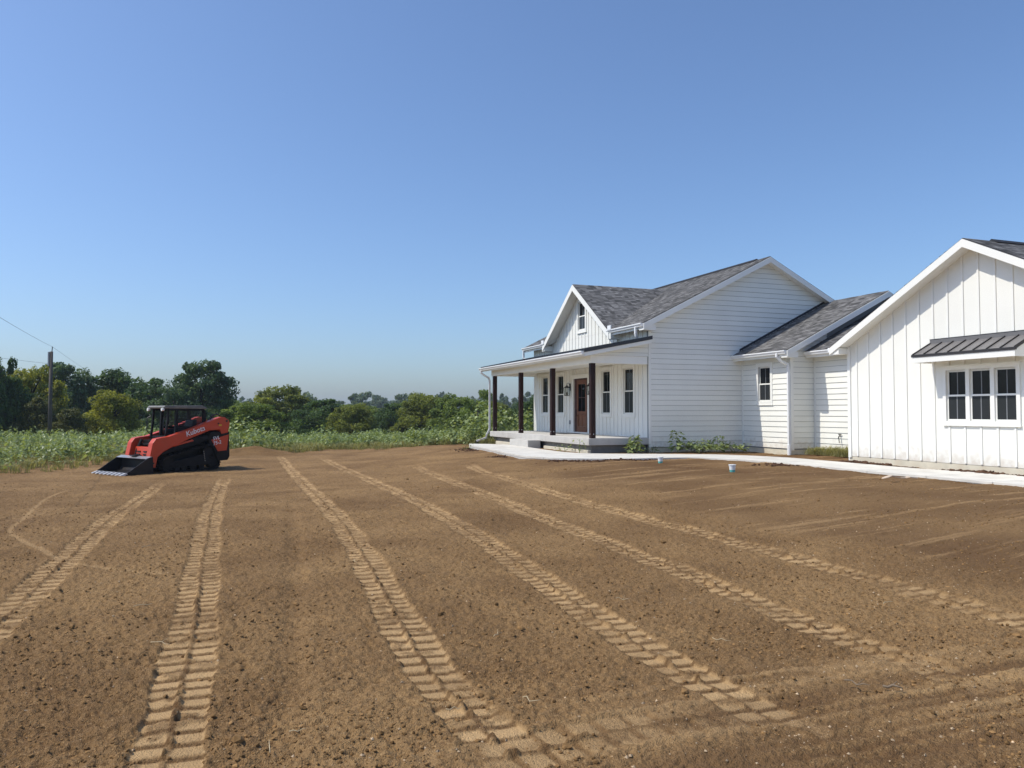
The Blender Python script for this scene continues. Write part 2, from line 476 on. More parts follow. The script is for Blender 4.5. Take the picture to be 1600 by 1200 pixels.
def soil_mat():
    m = bpy.data.materials.new('tilled_soil'); m.use_nodes = True
    nt = m.node_tree; N, L = nt.nodes, nt.links
    p = N['Principled BSDF']; p.inputs['Roughness'].default_value = .95; p.inputs['Specular IOR Level'].default_value = .12
    tc = N.new('ShaderNodeTexCoord')
    def noise(sc, det, dist=0):
        n = N.new('ShaderNodeTexNoise'); n.inputs['Scale'].default_value = sc; n.inputs['Detail'].default_value = det
        n.inputs['Distortion'].default_value = dist
        L.new(tc.outputs['Object'], n.inputs['Vector']); return n.outputs[0]
    def mix(f, a, b):
        x = N.new('ShaderNodeMix'); x.data_type = 'RGBA'
        if isinstance(f, float): x.inputs[0].default_value = f
        else: L.new(f, x.inputs[0])
        for k, s in ((6, a), (7, b)):
            if isinstance(s, tuple): x.inputs[k].default_value = (*s, 1)
            else: L.new(s, x.inputs[k])
        return x.outputs[2]
    def rng(s, a, b, c, d):
        r = N.new('ShaderNodeMapRange'); r.inputs[1].default_value = a; r.inputs[2].default_value = b
        r.inputs[3].default_value = c; r.inputs[4].default_value = d; L.new(s, r.inputs[0]); return r.outputs[0]
    base = mix(rng(noise(.5, 6, .6), .35, .65, 0, 1), (.188, .108, .047), (.305, .186, .082))
    base = mix(rng(noise(34, 8), .50, .66, 0, .72), base, (.120, .065, .028))
    base = mix(rng(noise(75, 6), .56, .70, 0, .8), base, (.42, .275, .135))
    ap = N.new('ShaderNodeAttribute'); ap.attribute_name = 'packed'
    ad = N.new('ShaderNodeAttribute'); ad.attribute_name = 'damp'
    base = mix(rng(ad.outputs['Fac'], 0, 1, 0, .85), base, (.130, .070, .031))
    base = mix(rng(ap.outputs['Fac'], 0, 1, 0, .92), base, (.600, .392, .190))
    L.new(base, p.inputs['Base Color'])
    b = N.new('ShaderNodeBump'); b.inputs['Strength'].default_value = .9; b.inputs['Distance'].default_value = .02
    ad2 = N.new('ShaderNodeMath'); ad2.operation = 'ADD'
    L.new(noise(45, 8), ad2.inputs[0]); L.new(noise(130, 4), ad2.inputs[1])
    L.new(ad2.outputs[0], b.inputs['Height']); L.new(b.outputs[0], p.inputs['Normal'])
    return m
M_SOIL = soil_mat()

# soil yard: one fine sheet of bare ground
NT, NR = 990, 830
t = np.linspace(-.98, .98, NT)
rr = 2.1 * (41.0 / 2.1) ** np.linspace(0, 1, NR)
TT, RR = np.meshgrid(t, rr)
X, Y = (TT * RR).ravel(), RR.ravel()
z, h, packed, damp = soil_fields(X, Y)
edge_drop = np.maximum.reduce([ss(.93, .98, np.abs(TT)).ravel(), ss(39.5, 41, Y), ss(2.3, 2.1, Y)])
Z = z + h - .25 * edge_drop
ii = (np.arange(NR - 1)[:, None] * NT + np.arange(NT - 1)[None, :]).ravel()
faces = np.stack([ii, ii + 1, ii + NT + 1, ii + NT], 1)
yard = np_mesh('soil_yard', np.stack([X, Y, Z], 1), faces, M_SOIL, attrs={'packed': ('POINT', packed), 'damp': ('POINT', damp)}, smooth=True)
tag(yard, 'bare brown graded soil with pale track prints running towards the camera', kind='structure')

# the wide ground underneath, out to the horizon
gx = np.concatenate([-np.geomspace(1500, 62, 18), np.linspace(-60, 60, 81), np.geomspace(62, 1500, 18)])
gy = np.concatenate([-np.geomspace(400, 64, 12), np.linspace(-62, 120, 92), np.geomspace(124, 1500, 22)])
GX, GY = np.meshgrid(gx, gy)
GZ = ground_z(GX.ravel(), GY.ravel()) - .09 - .02 * ss(20, 60, GY.ravel())
n = len(gx)
ii = (np.arange(len(gy) - 1)[:, None] * n + np.arange(n - 1)[None, :]).ravel()
M_FIELD = mat('field_ground', (.075, .085, .032), .95, .3, .5, .4, 20, spec=.1, dark=(.14, .10, .055), dscale=.25, damt=.7)
_nt = M_FIELD.node_tree; _p = _nt.nodes['Principled BSDF']
_src = _p.inputs['Base Color'].links[0].from_socket
_a = _nt.nodes.new('ShaderNodeAttribute'); _a.attribute_name = 'bare'
_m = _nt.nodes.new('ShaderNodeMix'); _m.data_type = 'RGBA'; _m.inputs[7].default_value = (.30, .185, .096, 1)
_nt.links.new(_a.outputs['Fac'], _m.inputs[0]); _nt.links.new(_src, _m.inputs[6]); _nt.links.new(_m.outputs[2], _p.inputs['Base Color'])
bare = ss(37, 34, GY.ravel()) * ss(-17, -14, GX.ravel()) * ss(90, 70, np.abs(GX.ravel())) * ss(-60, -45, GY.ravel())
ground = np_mesh('ground', np.stack([GX.ravel(), GY.ravel(), GZ], 1), np.stack([ii, ii + 1, ii + n + 1, ii + n], 1), M_FIELD, attrs={'bare': ('POINT', bare)}, smooth=True)
tag(ground, 'wide weedy field ground running to the horizon', kind='structure')

# ------------------------------------------------------------------ concrete path
PN = [(-1.74, 31.33), (-.94, 28.3), (.1, 24.32), (.58, 23.14), (1.48, 22.37), (2.74, 22.06), (3.89, 22.32), (4.88, 22.64), (5.6, 22.5), (6.32, 21.75), (6.93, 20.9), (7.34, 19.88), (7.8, 18.43), (8.25, 17.16), (8.71, 16.16), (9.41, 14.2), (10.6, 10.8)]
PF = [(-1.8, 32.4), (-.75, 32.0), (.05, 31.0), (1.14, 27.52), (1.72, 25.87), (2.29, 25.06), (3.09, 24.76), (4.33, 24.66), (5.36, 24.5), (6.39, 24.3), (7.12, 23.8), (7.96, 22.9), (8.52, 21.6), (8.95, 20.3), (9.55, 18.6), (10.83, 16.0), (12.4, 11.5)]
def path_build():
    k = 90
    def res(p):
        c = catmull(p, .1); s = np.concatenate([[0], np.cumsum(np.linalg.norm(np.diff(c, axis=0), axis=1))])
        q = np.linspace(0, s[-1], k)
        return np.stack([np.interp(q, s, c[:, 0]), np.interp(q, s, c[:, 1])], 1)
    a, b = res(PN), res(PF)
    zt, zb = .20, .02
    def strip(i0, i1, g0, g1, inset, z0, z1):
        mb = MB()
        A, B = [], []
        for i in range(i0, i1 + 1):
            p, q = a[i].copy(), b[i].copy()
            if i == i0: p += (a[i + 1] - a[i]) * g0; q += (b[i + 1] - b[i]) * g0
            if i == i1: p -= (a[i] - a[i - 1]) * g1; q -= (b[i] - b[i - 1]) * g1
            w_ = (q - p) / np.linalg.norm(q - p) * inset
            A.append(p + w_); B.append(q - w_)
        for i in range(len(A) - 1):
            mb.poly([(*A[i], z1), (*A[i + 1], z1), (*B[i + 1], z1), (*B[i], z1)])
            mb.poly([(*A[i], z0), (*A[i + 1], z0), (*A[i + 1], z1), (*A[i], z1)])
            mb.poly([(*B[i + 1], z0), (*B[i], z0), (*B[i], z1), (*B[i + 1], z1)])
        for i in (0, -1):
            mb.poly([(*A[i], z0), (*A[i], z1), (*B[i], z1), (*B[i], z0)])
        return mb
    base = strip(0, k - 1, 0, 0, .012, zb, .186).build('concrete_path', M_CONC2)
    n_ = 5
    for i in range(0, k - 1, n_):
        j = min(i + n_, k - 1)
        strip(i, j, .035, .035, 0, .15, zt).build('paving_slab', M_CONC, base)
    return base
tag(path_build(), 'pale curved concrete path running past the porch and garage', kind='structure')

# ------------------------------------------------------------------ house
house = empty('farmhouse', (HO[0], HO[1], 0), HROT)
tag(house, 'white farmhouse with lap siding, grey shingle roofs and a dark-posted front porch', 'house')

def clip_half(poly, n, d):
    """keep points with n.p <= d (2D)"""
    out = []
    k = len(poly)
    for i in range(k):
        p, q = poly[i], poly[(i + 1) % k]
        fp, fq = n[0] * p[0] + n[1] * p[1] - d, n[0] * q[0] + n[1] * q[1] - d
        if fp <= 1e-9: out.append(p)
        if (fp < -1e-9 and fq > 1e-9) or (fp > 1e-9 and fq < -1e-9):
            t_ = fp / (fp - fq)
            out.append((p[0] + (q[0] - p[0]) * t_, p[1] + (q[1] - p[1]) * t_))
    return out

def clip_rect(poly, u0, u1, z0, z1):
    for nn, d in (((-1, 0), -u0), ((1, 0), u1), ((0, -1), -z0), ((0, 1), z1)):
        poly = clip_half(poly, nn, d)
        if len(poly) < 3: return []
    return poly

def cut(poly, holes):
    """convex polygon minus axis-aligned rectangles -> convex pieces"""
    pieces = [poly]
    for (u0, u1, z0, z1) in holes:
        nxt = []
        for q in pieces:
            us = [p[0] for p in q]; zs = [p[1] for p in q]
            if max(us) <= u0 + 1e-6 or min(us) >= u1 - 1e-6 or max(zs) <= z0 + 1e-6 or min(zs) >= z1 - 1e-6:
                nxt.append(q); continue
            B_ = 1e3
            for r in (clip_rect(q, -B_, u0, -B_, B_), clip_rect(q, u1, B_, -B_, B_), clip_rect(q, u0, u1, -B_, z0), clip_rect(q, u0, u1, z1, B_)):
                if len(r) >= 3: nxt.append(r)
        pieces = nxt
    return pieces

def S_map(a0):      # wall seen end-on: u is local X, outside is -Y
    return lambda u, z, d: (u, a0 - d, z)
def F_map(b0):      # front wall: u is local Y, outside is -X
    return lambda u, z, d: (b0 - d, u, z)

def make_wall(m, poly, holes, material, thick=.10):
    if material is M_SIDING: material = M_LAPSHADE
    mb = MB()
    for q in cut(poly, holes):
        mb.prism([m(u, z_, -.003) for u, z_ in q], [m(u, z_, -thick) for u, z_ in q])
    return mb.build('wall', material, house)

def lap_siding(wall, m, poly, holes, z0=.33, ex=.178):
    zmax = max(p[1] for p in poly)
    k = 0
    while z0 + k * ex < zmax:
        za, zb = z0 + k * ex, z0 + (k + 1) * ex
        band = clip_rect(poly, -1e3, 1e3, za, zb)
        k += 1
        if len(band) < 3: continue
        for q in cut(band, holes):
            us = [p[0] for p in q]
            if max(us) - min(us) < .03: continue
            mb = MB()
            lip = za + .009  # gap added so the dark backing draws a shadow line under the board
            q = [(u, max(z_, lip)) for u, z_ in q]
            mb.prism([m(u, z_, .026 - .020 * (z_ - za) / ex) for u, z_ in q], [m(u, z_, 0) for u, z_ in q])
            mb.build('siding_board', M_SIDING, wall)

def battens(wall, m, poly, holes, u_start, spacing, w=.05, d=.019):
    us = [p[0] for p in poly]
    u = u_start
    while u < max(us):
        if u > min(us):
            strip = clip_rect(poly, u - w / 2, u + w / 2, -1e3, 1e3)
            if len(strip) >= 3:
                for q in cut(strip, holes):
                    zs = [p[1] for p in q]; uu = [p[0] for p in q]
                    if max(zs) - min(zs) < .05 or max(uu) - min(uu) < .03: continue
                    mb = MB(); mb.prism([m(a_, z_, d) for a_, z_ in q], [m(a_, z_, 0) for a_, z_ in q])
                    mb.build('batten', M_TRIM, wall)
        u += spacing

def board(m, u0, u1, z0, z1, d0, d1, material=None, name='trim_board', parent=None):
    mb = MB()
    mb.prism([m(u0, z0, d1), m(u1, z0, d1), m(u1, z1, d1), m(u0, z1, d1)], [m(u0, z0, d0), m(u1, z0, d0), m(u1, z1, d0), m(u0, z1, d0)])
    return mb.build(name, material or M_TRIM, parent or house)

def window(m, u0, u1, z0, z1, case=.10, units=1, mull=.10, grey_low=True, sill=True, muntin=True):
    """double-hung windows in one casing; hole is u0..u1, z0..z1"""
    mb = MB()
    o0, o1, p0, p1 = u0 - case, u1 + case, z0 - case, z1 + case
    def q(a0, a1, b0, b1, d0, d1):
        mb.prism([m(a0, b0, d1), m(a1, b0, d1), m(a1, b1, d1), m(a0, b1, d1)], [m(a0, b0, d0), m(a1, b0, d0), m(a1, b1, d0), m(a0, b1, d0)])
    q(o0, u0, p0, p1, -.09, .036); q(u1, o1, p0, p1, -.09, .036); q(u0, u1, z1, p1, -.09, .036); q(u0, u1, p0, z0, -.09, .036)
    wu = (u1 - u0 - (units - 1) * mull) / units
    for k in range(1, units):
        q(u0 + k * wu + (k - 1) * mull, u0 + k * (wu + mull), z0, z1, -.09, .026)
    win = mb.build('window', M_TRIM, house, bevel=.004)
    if sill: board(m, o0 - .02, o1 + .02, p1, p1 + .03, -.01, .052, name='head_flashing', parent=win)
    if sill: board(m, o0 - .012, o1 + .012, p0 - .03, p0, -.01, .05, name='sill', parent=win)
    for k in range(units):
        a0 = u0 + k * (wu + mull); a1 = a0 + wu
        zm = (z0 + z1) / 2
        for lower in (0, 1):
            b0, b1 = (z0, zm + .02) if lower else (zm - .02, z1)
            dd = -.012 if lower else -.036
            sb = MB(); s_ = .034
            def q2(c0, c1, e0, e1, d0, d1):
                sb.prism([m(c0, e0, d1), m(c1, e0, d1), m(c1, e1, d1), m(c0, e1, d1)], [m(c0, e0, d0), m(c1, e0, d0), m(c1, e1, d0), m(c0, e1, d0)])
            q2(a0, a0 + s_, b0, b1, dd - .022, dd); q2(a1 - s_, a1, b0, b1, dd - .022, dd)
            q2(a0 + s_, a1 - s_, b0, b0 + .042, dd - .022, dd); q2(a0 + s_, a1 - s_, b1 - .042, b1, dd - .022, dd)
            sb.build('sash', M_TRIM, win)
            board(m, a0 + s_, a1 - s_, b0 + .042, b1 - .042, dd - .018, dd - .012, M_GLASSLOW if lower else M_GLASS, 'pane', win)
            if lower and grey_low:
                pass
            if muntin:
                mc = (a0 + a1) / 2
                board(m, mc - .011, mc + .011, b0 + .042, b1 - .042, dd - .011, dd - .006, M_GREY, 'muntin', win)
    # dim room side: a pale blind strip low in the opening behind the glass
    return win

# --- main block
RZ, RS = 7.15, .5            # ridge height and slope
RB = 4.85                    # ridge position in local X
DEPTH = 9.7
def roof_main(b): return RZ - RS * abs(b - RB)
LEN = 10.48
mS = S_map(0.0)
zt0 = roof_main(0) - .16
polyS = [(0, .33), (DEPTH, .33), (DEPTH, zt0), (RB, RZ - .16), (0, zt0)]
w = make_wall(mS, polyS, [], M_SIDING)
polyS_vis = [(.085, .33), (DEPTH, .33), (DEPTH, zt0), (RB, RZ - .16), (.085, zt0 + .04)]
lap_siding(w, mS, polyS_vis, [])
board(mS, -.004, .085, .30, zt0 + .03, -.01, .030, name='corner_board')
# front wall
mF = F_map(0.0)
CGA, CGZ, CGS = 5.25, 6.70, .70       # cross gable: centre, ridge, slope
polyF = [(.10, .55), (LEN, .55), (LEN, zt0), (.10, zt0)]
wins = [(8.78 + .0, 9.54, 1.47, 3.10), (7.07, 7.80, 1.47, 3.10), (2.79, 3.50, 1.47, 3.10), (1.02, 1.76, 1.47, 3.10)]
door_hole = (4.72, 6.06, .70, 2.90)
w = make_wall(mF, polyF, wins + [door_hole], M_BATTEN)
cased = [(a0 - .12, a1 + .12, c0 - .14, c1 + .14) for a0, a1, c0, c1 in wins] + [(4.58, 6.20, .5, 3.05)]
battens(w, mF, polyF, cased, .42, .3048)
polyG = [(CGA - 2.75, zt0 - .01), (CGA + 2.75, zt0 - .01), (CGA, CGZ - .17)]
att = (4.93, 5.60, 4.86, 6.0)
w = make_wall(mF, polyG, [att], M_BATTEN)
battens(w, mF, polyG, [(att[0] - .12, att[1] + .12, att[2] - .14, att[3] + .14)], .42, .3048)
for a in wins: window(mF, *a)
window(mF, *att)
board(mF, LEN - .10, LEN, .5, zt0, -.01, .03, name='corner_board')
# plain back and far walls close the shell
mb = MB(); mb.box(.1, DEPTH - .1, LEN - .1, LEN, .3, zt0); mb.prism([(.1, LEN, zt0), (DEPTH - .1, LEN, zt0), (RB, LEN, RZ - .2)], [(.1, LEN - .1, zt0), (DEPTH - .1, LEN - .1, zt0), (RB, LEN - .1, RZ - .2)])
mb.build('wall', M_SIDING, house)
mb = MB(); mb.box(DEPTH - .1, DEPTH, -.0, LEN, .3, zt0); mb.build('wall', M_SIDING, house)

# --- roofs
rng = random.Random(5)
def roof_plane(pts, deck='roof', shingles=True, thick=.045, seed=1):
    """pts: convex 3D ring, first two points on the eave; deck slab with shingles on top"""
    P = [Vector(p) for p in pts]
    e = (P[1] - P[0]).normalized()
    nrm = (P[1] - P[0]).cross(P[2] - P[0]).normalized()
    if nrm.z < 0: nrm = -nrm
    s = nrm.cross(e)
    if s.z < 0: s = -s
    mb = MB()
    mb.prism([p for p in P], [p - nrm * thick for p in P])
    dk = mb.build(deck, M_ROOFDARK, house)
    sf = MB(); c = sum(P, Vector()) / len(P)
    Q = [p + (c - p).normalized() * .03 for p in P]
    sf.prism([p - nrm * (thick + .001) for p in Q], [p - nrm * .15 for p in Q])
    sf.build('soffit', M_TRIM, dk)
    if shingles:
        r = random.Random(seed)
        poly = [((p - P[0]).dot(e), (p - P[0]).dot(s)) for p in P]
        us = [p[0] for p in poly]; vs = [p[1] for p in poly]
        sm = MB(); row = 0; v = -.015
        while v < max(vs):
            u = min(us) - r.random() * .3
            band = clip_rect(poly, -1e3, 1e3, max(v, min(vs)), v + .143)
            if len(band) >= 3:
                bu0, bu1 = min(p[0] for p in band), max(p[0] for p in band)
                u = bu0 - r.random() * .25
                while u < bu1:
                    wd = r.choice((.08, .11, .14, .17, .2, .25, .3))
                    q = clip_rect(band, u, u + wd, -1e3, 1e3)
                    if len(q) >= 3:
                        lift = .006 + (.006 if r.random() < .5 else 0)
                        tint = min(1, max(0, r.gauss(.42, .27)))
                        top = [P[0] + e * a_ + s * b_ + nrm * (.003 + lift * (1 - (b_ - v) / .143)) for a_, b_ in q]
                        sm.poly(top, tint)
                        b0 = min(b_ for a_, b_ in q)
                        lo = sorted([a_ for a_, b_ in q if b_ < b0 + .01])
                        if len(lo) >= 2 and lo[-1] - lo[0] > .02:
                            A_, B_ = P[0] + e * lo[0] + s * b0, P[0] + e * lo[-1] + s * b0
                            sm.poly([A_ + nrm * .0005, B_ + nrm * .0005, B_ + nrm * (.003 + lift), A_ + nrm * (.003 + lift)], tint * .6)
                    u += wd
            v += .143; row += 1
        so = sm.build('shingles', M_SHINGLE, dk, colors=True, fix=False)
        so['kind'] = 'stuff'
        bm = bmesh.new(); bm.from_mesh(so.data)
        for f in bm.faces:
            if f.normal.dot(nrm) < -.2: f.normal_flip()
        bm.to_mesh(so.data); bm.free()
    return dk

OV = .35
ze = RZ - RS * (RB + OV)             # eave height
AL, AR = 11.0, -.32                  # roof ends along the front
VW = (6.70 - ze) / .70                # half width of the cross gable at the eave
bm_ = RB - (RZ - 6.70) / RS
roof_plane([(-OV, 5.25 - VW, ze), (-OV, AR, ze), (RB, AR, RZ), (RB, 5.25, RZ), (bm_, 5.25, 6.70)], seed=2)
roof_plane([(-OV, AL, ze), (-OV, 5.25 + VW, ze), (bm_, 5.25, 6.70), (RB, 5.25, RZ), (RB, AL, RZ)], seed=12)
roof_plane([(2 * RB + OV, AR, ze), (2 * RB + OV, AL, ze), (RB, AL, RZ), (RB, AR, RZ)], shingles=False)
mb = MB(); mb.prism([(RB - .16, AR + .75, RZ - .05), (RB, AR + .75, RZ + .05), (RB + .16, AR + .75, RZ - .05)], [(RB - .16, AL - .5, RZ - .05), (RB, AL - .5, RZ + .05), (RB + .16, AL - .5, RZ - .05)])
mb.build('ridge_vent', M_VENTBLACK, house)
# cross gable roof: right and left slope, running back until it meets the main slope
CHW = (CGZ - 4.50) / CGS
bmeet = RB - (RZ - CGZ) / RS
GO = -.42
def cg_pt(side, b, dz=0):            # eave line of the cross gable lies on the main slope
    return None
zl = 4.50
bl = RB - (RZ - zl) / RS             # where height zl lies on the main slope
roof_plane([(GO, CGA - CHW, zl), (max(bl, -.45) + .02, CGA - CHW, zl), (bmeet + .05, CGA, CGZ), (GO, CGA, CGZ)], seed=3)
roof_plane([(GO, CGA + CHW, zl), (max(bl, -.45) + .02, CGA + CHW, zl), (bmeet + .05, CGA, CGZ), (GO, CGA, CGZ)], seed=4)
# rake boards
def rake(p0, p1, out, depth=.20, thick=.028, name='rake_board'):
    """board along p0-p1 under the roof edge, facing out"""
    p0, p1, out = Vector(p0), Vector(p1), Vector(out)
    dn = Vector((0, 0, -depth))
    mb = MB()
    mb.prism([p0, p1, p1 + dn, p0 + dn], [p0 + out * thick, p1 + out * thick, p1 + dn + out * thick, p0 + dn + out * thick])
    return mb.build(name, M_TRIM, house)
rake((-OV - .02, AR, ze - .035), (RB, AR, RZ - .025), (0, -1, 0))
rake((RB, AR, RZ - .025), (2 * RB + OV, AR, ze - .035), (0, -1, 0))
rake((GO, CGA - CHW - .02, zl - .045), (GO, CGA, CGZ - .025), (-1, 0, 0), .24)
rake((GO, CGA, CGZ - .025), (GO, CGA + CHW + .02, zl - .045), (-1, 0, 0), .24)
# boxed eave returns
for a_ in (CGA - CHW, CGA + CHW):
    mb = MB(); mb.box(GO + .004, -.004, a_ - .14, a_ + .14, zl - .30, zl - .07); mb.build('eave_return', M_TRIM, house)
mb = MB(); mb.box(-OV - .02, .12, AR + .005, -.035, ze - .25, ze - .06); mb.build('eave_return', M_TRIM, house)

def gutter(b_edge, a0, a1, zt, outward=-1):
    """K-profile gutter along local Y at local X b_edge"""
    prof = [(0, 0), (0, -.115), (.07, -.115), (.085, -.07), (.115, -.035), (.115, 0), (.105, 0), (.104, -.03), (.075, -.066), (.062, -.105), (.01, -.105), (.01, 0)]
    mb = MB()
    A_ = [(b_edge + outward * p[0], a0, zt + p[1]) for p in prof]; B_ = [(b_edge + outward * p[0], a1, zt + p[1]) for p in prof]
    k = len(prof)
    for i in range(k):
        j = (i + 1) % k
        mb.poly([A_[i], A_[j], B_[j], B_[i]])
    for E_ in (A_, B_):
        mb.poly([E_[i] for i in range(6)])
    o = mb.build('gutter', M_GUTTER, house)
    return o

def fascia(b_edge, a0, a1, zt):
    mb = MB(); mb.box(b_edge - .002, b_edge + .022, a0, a1, zt - .19, zt); mb.build('fascia', M_TRIM, house)

gutter(-OV - .005, AR + .02, CGA - CHW + .12, ze - .02)
gutter(-OV - .005, CGA + CHW - .12, AL - .02, ze - .02)
fascia(-OV, AR + .03, CGA - CHW + .10, ze - .03)
fascia(-OV, CGA + CHW - .10, AL - .03, ze - .03)
for a_ in (CGA - CHW + .02, CGA + CHW + .10):      # splash guards at the valleys
    mb = MB(); mb.box(-OV - .13, -OV - .10, a_ - .28, a_ - .02, ze - .03, ze + .13); mb.build('splash_guard', M_GUTTER, house)

def downspout(pts, r=.052):
    mb = MB(); mb.tube(pts, r, 4, square=True)
    o = mb.build('downspout', M_GUTTER, house)
    return o
ZPW = 4.08    # porch roof at the wall
downspout([(-.42, .12, ze - .12), (-.42, .12, ze - .34), (-.40, .13, ze - .42), (-.30, .20, ze - .50), (-.22, .26, ze - .53)])
downspout([(-.42, 10.8, ze - .12), (-.42, 10.8, ze - .46), (-.38, 10.74, ze - .54)])

# --- porch
PBF, PAL = -2.26, 10.30
mb = MB(); mb.box(PBF, -.005, 0.0, PAL, .43, .66); mb.build('porch_slab', M_CONC2, house, bevel=.012)
mb = MB(); mb.box(PBF + .16, -.01, .12, PAL - .1, .0, .44); mb.build('porch_foundation', M_BLOCK, house)
mb = MB(); mb.box(PBF + .04, PBF + .155, .15, 4.0, .0, .26); mb.build('footing', M_FOUND, house, bevel=.01)
mb = MB(); mb.box(PBF + .04, PBF + .155, 6.4, 9.6, .0, .24); mb.build('footing', M_FOUND, house, bevel=.01)
mb = MB(); mb.box(-2.78, PBF - .003, 4.2, 6.22, .12, .46); mb.build('porch_step', M_CONC2, house, bevel=.012)
for k in range(4):
    a_ = .12 + 3.345 * k
    mb = MB(); mb.box(-2.15, -1.985, a_ - .083, a_ + .083, .662, 3.16)
    po = mb.build('porch_post', M_POST, house, bevel=.006)
    mb = MB()
    mb.tube([(-2.15, a_, .80), (-2.158, a_, .80)], .014, 6); mb.tube([(-2.065, a_ - .083, .80), (-2.065, a_ - .091, .80)], .014, 6)
    mb.build('bolt', M_GUTTER, po)
# beams and ceiling
mb = MB(); mb.box(-2.19, -1.95, 0.0, PAL, 3.16, 3.42); mb.build('porch_beam', M_TRIM, house, bevel=.004)
mb = MB(); mb.box(-1.948, -.035, -.0, .20, 3.16, 3.42); mb.build('porch_beam', M_TRIM, house, bevel=.004)
mb = MB(); mb.box(-1.948, -.035, PAL - .2, PAL, 3.16, 3.42); mb.build('porch_beam', M_TRIM, house, bevel=.004)
mb = MB(); mb.box(-1.948, -.04, .202, PAL - .202, 3.30, 3.36); mb.build('porch_ceiling', M_TRIM, house)
# porch roof
PE, PZ = -2.56, 3.565
PSL = (ZPW - PZ) / (0 - PE)
PA0, PA1 = -.31, 10.72
pr = MB(); pr.prism([(PE, PA0, PZ), (PE, PA1, PZ), (-.02, PA1, ZPW), (-.02, PA0, ZPW)], [(PE, PA0, PZ - .03), (PE, PA1, PZ - .03), (-.02, PA1, ZPW - .03), (-.02, PA0, ZPW - .03)])
proof = pr.build('porch_roof', M_METALROOF, house)
a_ = PA0 + .03
rib_me = None
while a_ < PA1:
    if rib_me is None:
        rb = MB()
        rb.prism([(PE, -.028, PZ + .002), (PE, -.012, PZ + .03), (PE, .012, PZ + .03), (PE, .028, PZ + .002)], [(-.03, -.028, ZPW + .000), (-.03, -.012, ZPW + .028), (-.03, .012, ZPW + .028), (-.03, .028, ZPW + .000)])
        o = rb.build('rib', M_METALROOF, proof); rib_me = o.data
    else:
        o = link(bpy.data.objects.new('rib', rib_me)); o.parent = proof
    o.location = (0, a_, 0)
    a_ += .229
mb = MB(); mb.prism([(PE - .01, PA0 - .012, PZ + .035), (-.02, PA0 - .012, ZPW + .033), (-.02, PA0 - .012, ZPW - .09), (PE - .01, PA0 - .012, PZ - .085)],
                    [(PE - .01, PA0 + .004, PZ + .035), (-.02, PA0 + .004, ZPW + .033), (-.02, PA0 + .004, ZPW - .09), (PE - .01, PA0 + .004, PZ - .085)])
mb.build('rake_trim', M_METALROOF, proof)
mb = MB(); mb.prism([(PE + .02, PA0 + .01, PZ - .032), (-.02, PA0 + .01, ZPW - .032), (-.02, PA0 + .01, ZPW - .21), (PE + .02, PA0 + .01, PZ - .21)],
                    [(PE + .02, PA0 + .035, PZ - .032), (-.02, PA0 + .035, ZPW - .032), (-.02, PA0 + .035, ZPW - .21), (PE + .02, PA0 + .035, PZ - .21)])
mb.build('rake_board', M_TRIM, house)
# sloping soffit board under the roof and the framed eave
mb = MB(); mb.prism([(PE + .03, PA0 + .04, PZ - .06), (PE + .03, PA1 - .02, PZ - .06), (-.04, PA1 - .02, ZPW - .06), (-.04, PA0 + .04, ZPW - .06)],
                    [(PE + .03, PA0 + .04, PZ - .13), (PE + .03, PA1 - .02, PZ - .13), (-.04, PA1 - .02, ZPW - .13), (-.04, PA0 + .04, ZPW - .13)])
mb.build('soffit', M_TRIM, proof)
mb = MB(); mb.box(PE + .006, PE + .028, PA0 + .04, PA1 - .02, PZ - .20, PZ - .035); mb.build('fascia', M_TRIM, house)
gutter(PE + .004, PA0 + .03, PA1, PZ - .035)
# siding in the triangle at the porch end
tri = [(-2.16, 3.425), (-.005, 3.425), (-.005, ZPW - .14), (-2.16, PZ + PSL * .4 - .14)]
w = make_wall(mS, tri, [], M_SIDING, .06)
lap_siding(w, mS, [(-2.16, 3.43), (-.007, 3.43), (-.007, ZPW - .14), (-2.16, PZ + PSL * .4 - .14)], [], z0=.33 + 17 * .178)
board(mS, -2.19, .0, 3.425, 3.455, .0, .03, name='trim_board')
# porch downspout at the far left corner
gy_ = PA1 - .22
downspout([(PE - .06, gy_, PZ - .14), (PE - .06, gy_, PZ - .24), (PE + .08, gy_ - .04, PZ - .36), (-2.28, 10.40, PZ - .48), (-2.24, 10.40, PZ - .62), (-2.24, 10.40, .78), (-2.30, 10.44, .60), (-2.36, 10.46, .50), (-2.38, 10.47, .36), (-2.80, 10.62, .20)])
# door
dm = MB()
def dbox(mb, u0, u1, z0, z1, d0, d1):
    mb.prism([mF(u0, z0, d1), mF(u1, z0, d1), mF(u1, z1, d1), mF(u0, z1, d1)], [mF(u0, z0, d0), mF(u1, z0, d0), mF(u1, z1, d0), mF(u0, z1, d0)])
u0, u1, z0_, z1_ = door_hole
cs = MB()
dbox(cs, u0 - .13, u0, .665, z1_ + .13, -.08, .036); dbox(cs, u1, u1 + .13, .665, z1_ + .13, -.08, .036); dbox(cs, u0, u1, z1_, z1_ + .13, -.08, .036)
dbox(cs, u0, u1, .665, .715, -.08, .05)
cs.build('door_casing', M_TRIM, house, bevel=.004)
board(mF, u0 - .17, u1 + .17, z1_ + .13, z1_ + .16, -.01, .06, name='head_flashing')
fr = MB()
dbox(fr, u0, u0 + .19, .717, z1_, -.07, -.02); dbox(fr, u1 - .19, u1, .717, z1_, -.07, -.02); dbox(fr, u0 + .19, u1 - .19, z1_ - .07, z1_, -.07, -.02)
door = fr.build('front_door', M_DOORDARK, house)
da, dz = u0 + .19, u1 - .19
lf = MB()
dbox(lf, da, da + .15, .72, z1_ - .07, -.06, -.03); dbox(lf, dz - .15, dz, .72, z1_ - .07, -.06, -.03)
